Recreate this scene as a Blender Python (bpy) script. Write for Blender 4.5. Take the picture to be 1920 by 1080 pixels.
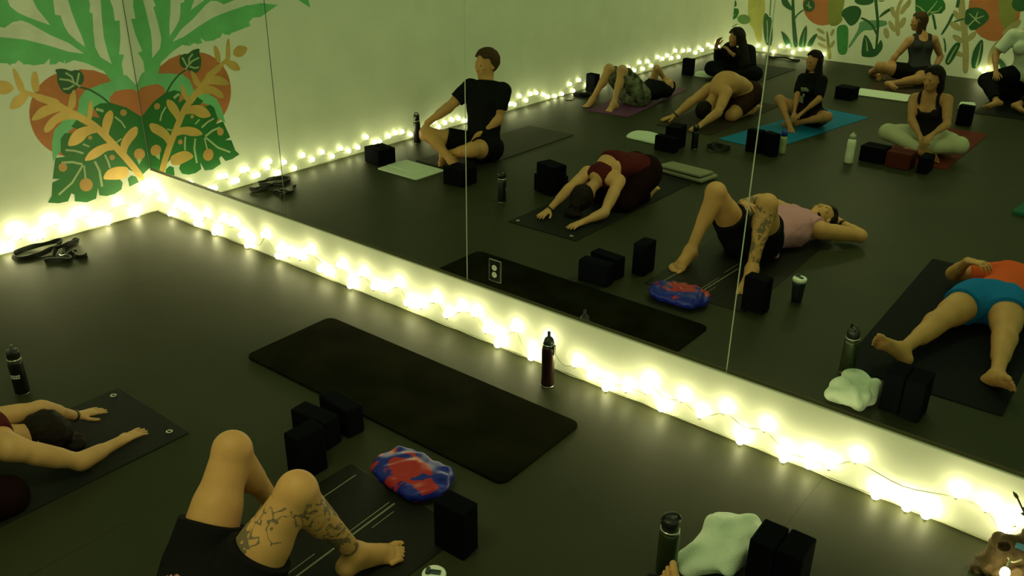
import bpy, bmesh, math, random
import numpy as np
from mathutils import Vector, Matrix

for o in list(bpy.data.objects):
    bpy.data.objects.remove(o, do_unlink=True)
SC = bpy.context.scene
COL = SC.collection

# ------------------------------------------------------------------ camera
cam_data = bpy.data.cameras.new('camera')
cam = bpy.data.objects.new('camera', cam_data)
COL.objects.link(cam)
YAW, PIT, ROL = 0.668553, -0.433601, 0.012108
cam_data.sensor_width = 36.0
cam_data.lens = 1640.075 / 1920 * 36.0
cam_data.clip_start = 0.05
cam_data.clip_end = 100
_f = Vector((-math.sin(YAW) * math.cos(PIT), math.cos(YAW) * math.cos(PIT), math.sin(PIT)))
_r = _f.cross(Vector((0, 0, 1))).normalized()
_u = _r.cross(_f)
_R = _r * math.cos(ROL) + _u * math.sin(ROL)
_U = -_r * math.sin(ROL) + _u * math.cos(ROL)
_m = Matrix((_R, _U, -_f)).transposed().to_4x4()
_m.translation = Vector((6.3762, -3.44375, 2.43064))
cam.matrix_world = _m
SC.camera = cam

# ------------------------------------------------------------------ view, world
SC.view_settings.view_transform = 'Standard'
SC.view_settings.look = 'None'
SC.view_settings.exposure = 0.0
SC.view_settings.gamma = 1.0
SC.view_settings.use_curve_mapping = False
SC.cycles.max_bounces = 8
SC.cycles.glossy_bounces = 5
SC.cycles.diffuse_bounces = 4
SC.cycles.sample_clamp_indirect = 3.0
SC.cycles.sample_clamp_direct = 12.0
SC.cycles.use_denoising = True
SC.cycles.use_adaptive_sampling = True

AMBIENT = 0.36
BULB = 24.0
world = bpy.data.worlds.new('world')
SC.world = world
world.use_nodes = True
bg = world.node_tree.nodes['Background']
bg.inputs['Color'].default_value = (0.74, 1.0, 0.38, 1)
bg.inputs['Strength'].default_value = AMBIENT
BULB_RGB = (1.0, 0.95, 0.47)

# added overhead fill lights, no fittings modelled, to brighten skin and back wall
def overhead_fill(x, y, p, col):
    l = bpy.data.lights.new('overhead_fill', 'AREA')
    l.shape = 'DISK'; l.size = 0.9; l.energy = p; l.color = col
    o = bpy.data.objects.new('overhead_fill', l)
    o.location = (x, y, 2.95)
    COL.objects.link(o)
for (x, y, p) in ((4.4, -2.6, 20.0), (2.0, -5.2, 3.0), (2.8, -8.8, 22.0)):
    overhead_fill(x, y, p, (1.0, 0.95, 0.45))

# ------------------------------------------------------------------ materials
MATS = {}
def mat(name, rgb, rough=0.6, metal=0.0, noise=0.0, nscale=20.0, bump=0.0, bscale=60.0, spec=0.5, rgb2=None, sheen=0.0, trans=0.0):
    if name in MATS:
        return MATS[name]
    m = bpy.data.materials.new(name)
    m.use_nodes = True
    nt = m.node_tree
    b = nt.nodes['Principled BSDF']
    b.inputs['Base Color'].default_value = (*rgb, 1)
    b.inputs['Roughness'].default_value = rough
    b.inputs['Metallic'].default_value = metal
    b.inputs['Specular IOR Level'].default_value = spec
    if trans:
        b.inputs['Transmission Weight'].default_value = trans
    tc = nt.nodes.new('ShaderNodeTexCoord')
    if noise or rgb2:
        n = nt.nodes.new('ShaderNodeTexNoise')
        n.inputs['Scale'].default_value = nscale
        n.inputs['Detail'].default_value = 4
        nt.links.new(tc.outputs['Object'], n.inputs['Vector'])
        cr = nt.nodes.new('ShaderNodeValToRGB')
        cr.color_ramp.elements[0].position = 0.35
        cr.color_ramp.elements[1].position = 0.65
        c2 = rgb2 if rgb2 else tuple(min(1, c * (1 + noise)) for c in rgb)
        c1 = rgb if rgb2 else tuple(c * (1 - noise) for c in rgb)
        cr.color_ramp.elements[0].color = (*c1, 1)
        cr.color_ramp.elements[1].color = (*c2, 1)
        nt.links.new(n.outputs['Fac'], cr.inputs['Fac'])
        nt.links.new(cr.outputs['Color'], b.inputs['Base Color'])
    if bump:
        n2 = nt.nodes.new('ShaderNodeTexNoise')
        n2.inputs['Scale'].default_value = bscale
        n2.inputs['Detail'].default_value = 3
        nt.links.new(tc.outputs['Object'], n2.inputs['Vector'])
        bp = nt.nodes.new('ShaderNodeBump')
        bp.inputs['Strength'].default_value = bump
        bp.inputs['Distance'].default_value = 0.01
        nt.links.new(n2.outputs['Fac'], bp.inputs['Height'])
        nt.links.new(bp.outputs['Normal'], b.inputs['Normal'])
    MATS[name] = m
    return m

def emit(name, rgb, strength):
    m = bpy.data.materials.new(name); m.use_nodes = True
    nt = m.node_tree
    nt.nodes.remove(nt.nodes['Principled BSDF'])
    e = nt.nodes.new('ShaderNodeEmission')
    e.inputs['Color'].default_value = (*rgb, 1)
    e.inputs['Strength'].default_value = strength
    nt.links.new(e.outputs[0], nt.nodes['Material Output'].inputs['Surface'])
    return m

# ------------------------------------------------------------------ object helpers
def link(o, parent=None):
    COL.objects.link(o)
    if parent is not None:
        o.parent = parent
    return o

def tag(o, label=None, cat=None, group=None, kind=None):
    if label: o['label'] = label
    if cat: o['category'] = cat
    if group: o['group'] = group
    if kind: o['kind'] = kind
    return o

def empty(name, loc, rz=0.0, label=None, cat=None, group=None):
    o = bpy.data.objects.new(name, None)
    o.empty_display_size = 0.05
    o.location = loc
    o.rotation_euler = (0, 0, rz)
    link(o)
    return tag(o, label, cat, group)

def mesh_obj(name, bm, m, parent=None, loc=None, rz=0.0, smooth=False):
    me = bpy.data.meshes.new(name)
    bmesh.ops.recalc_face_normals(bm, faces=bm.faces)
    bm.to_mesh(me); bm.free()
    if smooth:
        me.polygons.foreach_set('use_smooth', [True] * len(me.polygons))
    for mm in (m if isinstance(m, (list, tuple)) else [m]):
        me.materials.append(mm)
    o = bpy.data.objects.new(name, me)
    if loc is not None: o.location = loc
    o.rotation_euler = (0, 0, rz)
    return link(o, parent)

def raw_obj(name, v, f, m, parent=None, loc=None, smooth=True):
    me = bpy.data.meshes.new(name)
    me.from_pydata([tuple(a) for a in v], [], [tuple(a) for a in f])
    me.update()
    if smooth:
        me.polygons.foreach_set('use_smooth', [True] * len(me.polygons))
    for mm in (m if isinstance(m, (list, tuple)) else [m]):
        me.materials.append(mm)
    o = bpy.data.objects.new(name, me)
    if loc is not None: o.location = loc
    return link(o, parent)

def copy_tree(o, parent=None):
    c = o.copy()
    COL.objects.link(c)
    if parent is not None: c.parent = parent
    for ch in list(o.children):
        copy_tree(ch, c)
    return c

def box(bm, cx, cy, cz, sx, sy, sz, bevel=0.0, seg=2):
    r = bmesh.ops.create_cube(bm, size=1.0)
    vs = r['verts']
    for v in vs:
        v.co = Vector((cx + v.co.x * sx, cy + v.co.y * sy, cz + v.co.z * sz))
    if bevel:
        es = list({e for v in vs for e in v.link_edges})
        bmesh.ops.bevel(bm, geom=es, offset=bevel, segments=seg, affect='EDGES', profile=0.5)
    return bm

def lathe(bm, prof, seg=24, cx=0, cy=0):
    rings = []
    for (r, z) in prof:
        if r < 1e-5:
            rings.append([bm.verts.new((cx, cy, z))])
        else:
            rings.append([bm.verts.new((cx + r * math.cos(2 * math.pi * i / seg), cy + r * math.sin(2 * math.pi * i / seg), z)) for i in range(seg)])
    for a, b in zip(rings[:-1], rings[1:]):
        for i in range(seg):
            j = (i + 1) % seg
            if len(a) == 1 and len(b) == 1: continue
            if len(a) == 1: bm.faces.new((a[0], b[i], b[j]))
            elif len(b) == 1: bm.faces.new((a[i], a[j], b[0]))
            else: bm.faces.new((a[i], a[j], b[j], b[i]))
    return bm

def tube(bm, pts, r, seg=6, closed=False):
    P = [Vector(p) for p in pts]
    n = len(P)
    rings = []
    up = Vector((0, 0, 1))
    rr = r if isinstance(r, (list, tuple)) else [r] * n
    for i, p in enumerate(P):
        a = P[(i - 1) % n] if (closed or i > 0) else P[i]
        b = P[(i + 1) % n] if (closed or i < n - 1) else P[i]
        t = (b - a)
        t = t.normalized() if t.length > 1e-9 else Vector((1, 0, 0))
        s = t.cross(up)
        if s.length < 1e-3: s = t.cross(Vector((1, 0, 0)))
        s.normalize(); q = s.cross(t)
        rings.append([bm.verts.new(p + (s * math.cos(2 * math.pi * k / seg) + q * math.sin(2 * math.pi * k / seg)) * rr[i]) for k in range(seg)])
    rng = range(n) if closed else range(n - 1)
    for i in rng:
        a, b = rings[i], rings[(i + 1) % n]
        for k in range(seg):
            j = (k + 1) % seg
            bm.faces.new((a[k], a[j], b[j], b[k]))
    if not closed:
        bm.faces.new(rings[0]); bm.faces.new(rings[-1])
    return bm

def smooth_path(pts, n=8, closed=False):
    P = [Vector(p) for p in pts]; out = []
    m = len(P)
    for i in range(m if closed else m - 1):
        g = lambda k: P[k % m] if closed else P[max(0, min(m - 1, k))]
        p0, p1, p2, p3 = g(i - 1), g(i), g(i + 1), g(i + 2)
        for j in range(n):
            t = j / n
            out.append(0.5 * ((2 * p1) + (p2 - p0) * t + (2 * p0 - 5 * p1 + 4 * p2 - p3) * t * t + (3 * p1 - p0 - 3 * p2 + p3) * t ** 3))
    if not closed: out.append(P[-1])
    return out
# traced outlines of the wall paintings (metres on the wall), bulb positions, joint positions
MURAL_LEFT = [('orange',[(-0.2,0.875),(-0.202,0.916),(-0.21,0.956),(-0.223,0.994),(-0.241,1.03),(-0.264,1.064),(-0.291,1.095),(-0.321,1.121),(-0.355,1.144),(-0.391,1.162),(-0.43,1.175),(-0.469,1.183),(-0.51,1.185),(-0.55,1.183),(-0.59,1.175),(-0.629,1.162),(-0.665,1.144),(-0.699,1.121),(-0.729,1.095),(-0.756,1.064),(-0.779,1.03),(-0.797,0.994),(-0.81,0.956),(-0.817,0.916),(-0.82,0.875),(-0.817,0.835),(-0.81,0.795),(-0.797,0.757),(-0.779,0.72),(-0.756,0.686),(-0.729,0.656),(-0.699,0.629),(-0.665,0.607),(-0.629,0.589),(-0.59,0.576),(-0.55,0.568),(-0.51,0.565),(-0.469,0.568),(-0.43,0.576),(-0.391,0.589),(-0.355,0.607),(-0.321,0.629),(-0.291,0.656),(-0.264,0.686),(-0.241,0.72),(-0.223,0.757),(-0.21,0.795),(-0.202,0.835)]),
('orange',[(-0.409,1.186),(-0.304,1.162),(-0.131,1.073),(-0.328,1.041),(-0.433,1.066)]),
('frond',[(-0.976,1.954),(-0.039,1.906),(-0.091,1.633),(-0.078,1.58),(-0.081,1.486),(-0.045,1.487),(-0.06,1.37),(-0.093,1.249),(-0.056,1.24),(-0.087,1.176),(-0.086,1.103),(-0.046,1.051),(-0.002,0.997),(-0.002,0.938),(-0.147,0.984),(-0.232,1.147),(-0.424,1.292),(-0.653,1.438),(-0.891,1.465),(-1.085,1.487)]),
('frond',[(-0.145,1.077),(-0.257,1.196),(-0.377,1.256),(-0.5,1.264),(-0.505,1.24),(-0.593,1.291),(-0.641,1.255),(-0.714,1.254),(-0.792,1.284),(-0.816,1.32),(-0.866,1.275),(-0.91,1.317),(-0.975,1.373),(-1.028,1.336),(-1.113,1.391),(-1.192,1.391),(-1.375,1.47),(-1.207,1.5),(-1.01,1.487),(-0.782,1.461),(-0.593,1.404),(-0.374,1.286),(-0.246,1.183)]),
('frond',[(-0.232,1.147),(-0.348,1.219),(-0.432,1.253),(-0.498,1.236),(-0.497,1.276),(-0.566,1.242),(-0.609,1.246),(-0.595,1.293),(-0.65,1.254),(-0.785,1.271),(-0.777,1.319),(-0.835,1.283),(-0.928,1.3),(-1.077,1.329),(-1.04,1.49),(-0.889,1.473),(-0.653,1.438),(-0.417,1.325),(-0.079,1.139)]),
('frond',[(-1.598,1.491),(-1.72,1.415),(-1.705,1.482),(-1.63,1.586),(-1.426,1.633)]),
('pale',[(-1.066,1.57),(-0.877,1.527),(-0.847,1.52),(-0.792,1.55),(-0.734,1.556),(-0.683,1.531),(-0.567,1.444),(-0.443,1.371),(-0.353,1.287),(-0.455,1.313),(-0.583,1.371),(-0.737,1.431),(-0.891,1.465),(-1.083,1.498)]),
('pale',[(-0.736,1.942),(-0.792,1.692),(-0.785,1.652),(-0.747,1.609),(-0.675,1.566),(-0.546,1.504),(-0.583,1.569),(-0.614,1.621),(-0.63,1.678),(-0.591,1.934)]),
('pale',[(-0.44,1.927),(-0.495,1.667),(-0.502,1.57),(-0.465,1.562),(-0.454,1.49),(-0.431,1.433),(-0.388,1.382),(-0.335,1.332),(-0.346,1.411),(-0.366,1.489),(-0.384,1.575),(-0.393,1.658),(-0.356,1.922)]),
('pale',[(-0.209,1.915),(-0.245,1.646),(-0.243,1.612),(-0.257,1.563),(-0.236,1.553),(-0.255,1.435),(-0.263,1.323),(-0.24,1.25),(-0.162,1.187),(-0.178,1.278),(-0.186,1.384),(-0.175,1.512),(-0.16,1.639),(-0.12,1.91)]),
('mint',[(-0.002,0.945),(-0.005,0.98),(-0.08,1.007),(-0.162,0.99),(-0.218,0.941),(-0.283,0.922),(-0.359,0.921),(-0.393,0.825),(-0.519,0.79),(-0.6,0.748),(-0.651,0.642),(-0.725,0.577),(-0.705,0.711),(-0.67,0.791),(-0.577,0.859),(-0.475,0.898),(-0.451,0.98),(-0.397,1.028),(-0.288,1.054),(-0.131,1.073),(-0.064,1.093),(-0.002,1.007)]),
('mint',[(-0.002,0.935),(-0.002,0.993),(-0.086,1.103),(-0.251,1.047),(-0.389,1.014),(-0.456,0.954),(-0.474,0.867),(-0.389,0.824),(-0.355,0.9),(-0.238,0.917),(-0.158,0.931)]),
('orange',[(-0.002,0.956),(-0.029,0.982),(-0.107,0.992),(-0.176,0.989),(-0.226,0.951),(-0.223,0.895),(-0.171,0.858),(-0.078,0.823),(-0.002,0.757)]),
('monstera',[(-0.002,0.767),(-0.111,0.858),(-0.223,0.912),(-0.304,0.921),(-0.359,0.901),(-0.325,0.816),(-0.381,0.839),(-0.396,0.804),(-0.443,0.783),(-0.498,0.835),(-0.548,0.794),(-0.505,0.766),(-0.555,0.746),(-0.602,0.756),(-0.638,0.724),(-0.658,0.629),(-0.634,0.589),(-0.704,0.595),(-0.753,0.451),(-0.702,0.437),(-0.762,0.423),(-0.786,0.328),(-0.823,0.287),(-0.749,0.262),(-0.68,0.259),(-0.644,0.312),(-0.622,0.296),(-0.632,0.246),(-0.546,0.215),(-0.471,0.225),(-0.441,0.302),(-0.441,0.244),(-0.387,0.224),(-0.322,0.224),(-0.263,0.246),(-0.243,0.295),(-0.275,0.357),(-0.201,0.403),(-0.085,0.311),(-0.002,0.361),(-0.002,0.497)]),
('monstera',[(-0.198,0.316),(-0.164,0.335),(-0.129,0.316),(-0.113,0.268),(-0.196,0.251)]),
('leafdark',[(-0.582,1.21),(-0.513,1.205),(-0.465,1.176),(-0.445,1.186),(-0.402,1.176),(-0.383,1.138),(-0.391,1.095),(-0.433,1.066),(-0.516,1.017),(-0.562,1.051),(-0.582,1.124),(-0.568,1.174)]),
('leafdark',[(-0.432,1.068),(-0.362,1.042),(-0.28,0.975),(-0.217,0.9),(-0.228,0.891),(-0.29,0.965),(-0.37,1.03),(-0.437,1.055)]),
('veins',[(-0.429,1.059),(-0.498,1.113),(-0.564,1.132),(-0.56,1.145),(-0.491,1.126),(-0.42,1.07)]),
('veins',[(-0.471,1.092),(-0.478,1.139),(-0.515,1.169),(-0.506,1.18),(-0.466,1.146),(-0.457,1.094)]),
('veins',[(-0.456,1.08),(-0.438,1.122),(-0.421,1.163),(-0.408,1.157),(-0.425,1.116),(-0.443,1.075)]),
('veins',[(-0.464,1.074),(-0.515,1.055),(-0.551,1.06),(-0.549,1.074),(-0.517,1.069),(-0.469,1.087)]),
('veins',[(-0.207,0.809),(-0.162,0.76),(-0.139,0.708),(-0.151,0.703),(-0.173,0.752),(-0.217,0.801)]),
('veins',[(-0.338,0.895),(-0.309,0.882),(-0.285,0.868),(-0.295,0.851),(-0.318,0.865),(-0.346,0.876)]),
('veins',[(-0.486,0.658),(-0.441,0.629),(-0.448,0.618),(-0.493,0.647)]),
('veins',[(-0.62,0.644),(-0.554,0.624),(-0.494,0.591),(-0.502,0.578),(-0.56,0.61),(-0.624,0.629)]),
('veins',[(-0.334,0.542),(-0.318,0.486),(-0.313,0.431),(-0.328,0.43),(-0.334,0.483),(-0.349,0.538)]),
('veins',[(-0.418,0.509),(-0.396,0.43),(-0.4,0.304),(-0.417,0.305),(-0.414,0.429),(-0.435,0.505)]),
('veins',[(-0.739,0.332),(-0.628,0.395),(-0.526,0.503),(-0.515,0.492),(-0.618,0.383),(-0.732,0.318)]),
('veins',[(-0.667,0.56),(-0.59,0.548),(-0.515,0.513),(-0.523,0.498),(-0.595,0.531),(-0.67,0.543)]),
('veins',[(-0.504,0.495),(-0.514,0.394),(-0.527,0.395),(-0.517,0.496)]),
('veins',[(-0.24,0.616),(-0.193,0.637),(-0.189,0.627),(-0.236,0.605)]),
('fruit',[(-0.113,0.817),(-0.117,0.808),(-0.124,0.801),(-0.134,0.798),(-0.144,0.798),(-0.154,0.801),(-0.161,0.808),(-0.165,0.817),(-0.165,0.827),(-0.162,0.836),(-0.154,0.843),(-0.145,0.847),(-0.135,0.847),(-0.125,0.843),(-0.118,0.836),(-0.114,0.827)]),
('fruit',[(-0.411,0.685),(-0.413,0.679),(-0.418,0.675),(-0.423,0.673),(-0.43,0.673),(-0.435,0.675),(-0.44,0.68),(-0.442,0.685),(-0.442,0.691),(-0.44,0.697),(-0.435,0.701),(-0.43,0.704),(-0.423,0.704),(-0.418,0.701),(-0.413,0.697),(-0.411,0.691)]),
('fruit',[(-0.269,0.503),(-0.272,0.496),(-0.278,0.49),(-0.285,0.487),(-0.294,0.487),(-0.301,0.491),(-0.307,0.496),(-0.31,0.504),(-0.31,0.512),(-0.307,0.519),(-0.301,0.525),(-0.294,0.528),(-0.286,0.527),(-0.278,0.524),(-0.273,0.518),(-0.269,0.511)]),
('fruit',[(-0.024,0.475),(-0.031,0.459),(-0.043,0.448),(-0.06,0.441),(-0.078,0.442),(-0.094,0.449),(-0.107,0.462),(-0.114,0.478),(-0.115,0.495),(-0.108,0.511),(-0.096,0.523),(-0.08,0.529),(-0.062,0.528),(-0.045,0.521),(-0.032,0.509),(-0.025,0.493)]),
('fruit',[(-0.475,0.337),(-0.483,0.319),(-0.497,0.305),(-0.515,0.298),(-0.535,0.299),(-0.553,0.308),(-0.566,0.323),(-0.573,0.341),(-0.573,0.361),(-0.566,0.379),(-0.552,0.392),(-0.534,0.399),(-0.515,0.399),(-0.497,0.39),(-0.483,0.376),(-0.475,0.357)]),
('fruit',[(-0.635,0.509),(-0.64,0.497),(-0.649,0.489),(-0.661,0.484),(-0.673,0.484),(-0.684,0.49),(-0.693,0.499),(-0.697,0.511),(-0.697,0.523),(-0.692,0.535),(-0.684,0.544),(-0.672,0.548),(-0.66,0.548),(-0.648,0.543),(-0.64,0.534),(-0.635,0.522)]),
('veins',[(-0.099,0.449),(-0.056,0.439),(-0.088,0.404)]),
('gold',[(-0.097,0.263),(-0.192,0.446),(-0.316,0.638),(-0.386,0.741),(-0.469,0.814),(-0.572,0.891),(-0.668,0.974),(-0.765,1.027),(-0.74,1.073),(-0.638,1.017),(-0.539,0.933),(-0.436,0.855),(-0.347,0.776),(-0.272,0.668),(-0.146,0.473),(-0.051,0.287)]),
('gold',[(-0.606,0.956),(-0.73,1.023),(-0.816,1.069),(-0.858,1.121),(-0.841,1.136),(-0.799,1.093),(-0.713,1.056),(-0.586,0.996)]),
('gold',[(-0.178,0.408),(-0.262,0.43),(-0.326,0.427),(-0.369,0.4),(-0.393,0.358),(-0.322,0.338),(-0.239,0.321),(-0.179,0.344)]),
('gold',[(-0.245,0.602),(-0.309,0.625),(-0.395,0.613),(-0.457,0.585),(-0.51,0.526),(-0.444,0.521),(-0.379,0.538),(-0.321,0.566),(-0.259,0.558)]),
('gold',[(-0.366,0.764),(-0.444,0.779),(-0.516,0.768),(-0.569,0.729),(-0.606,0.658),(-0.539,0.653),(-0.485,0.672),(-0.437,0.712),(-0.354,0.716)]),
('gold',[(-0.468,0.857),(-0.537,0.909),(-0.613,0.913),(-0.687,0.878),(-0.741,0.822),(-0.74,0.783),(-0.695,0.793),(-0.638,0.84),(-0.548,0.852),(-0.455,0.825)]),
('gold',[(-0.179,0.493),(-0.215,0.564),(-0.193,0.622),(-0.128,0.681),(-0.069,0.706),(-0.044,0.691),(-0.059,0.636),(-0.117,0.591),(-0.157,0.552)]),
('gold',[(-0.292,0.663),(-0.328,0.721),(-0.314,0.789),(-0.278,0.842),(-0.232,0.864),(-0.217,0.831),(-0.234,0.774),(-0.27,0.72)]),
('gold',[(-0.42,0.799),(-0.416,0.867),(-0.387,0.941),(-0.358,0.96),(-0.367,0.888),(-0.395,0.814)]),
('gold',[(-0.555,0.912),(-0.516,1.011),(-0.471,1.061),(-0.468,1.003),(-0.49,0.92)]),
('gold',[(-0.953,1.191),(-0.893,1.169),(-0.872,1.118),(-0.923,1.093),(-0.974,1.095),(-1.036,1.158)]),
('gold',[(-0.861,1.257),(-0.837,1.247),(-0.801,1.107),(-0.836,1.072),(-0.856,1.129)]),
('gold',[(-0.732,1.211),(-0.704,1.214),(-0.703,1.16),(-0.713,1.079),(-0.755,1.072),(-0.758,1.155)]),
('gold',[(-0.941,0.981),(-0.905,1.056),(-0.833,1.085),(-0.784,1.063),(-0.853,0.993)]),
('gold',[(-0.822,0.891),(-0.736,0.973),(-0.609,0.979),(-0.566,0.914),(-0.651,0.915),(-0.769,0.881)])]
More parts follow.
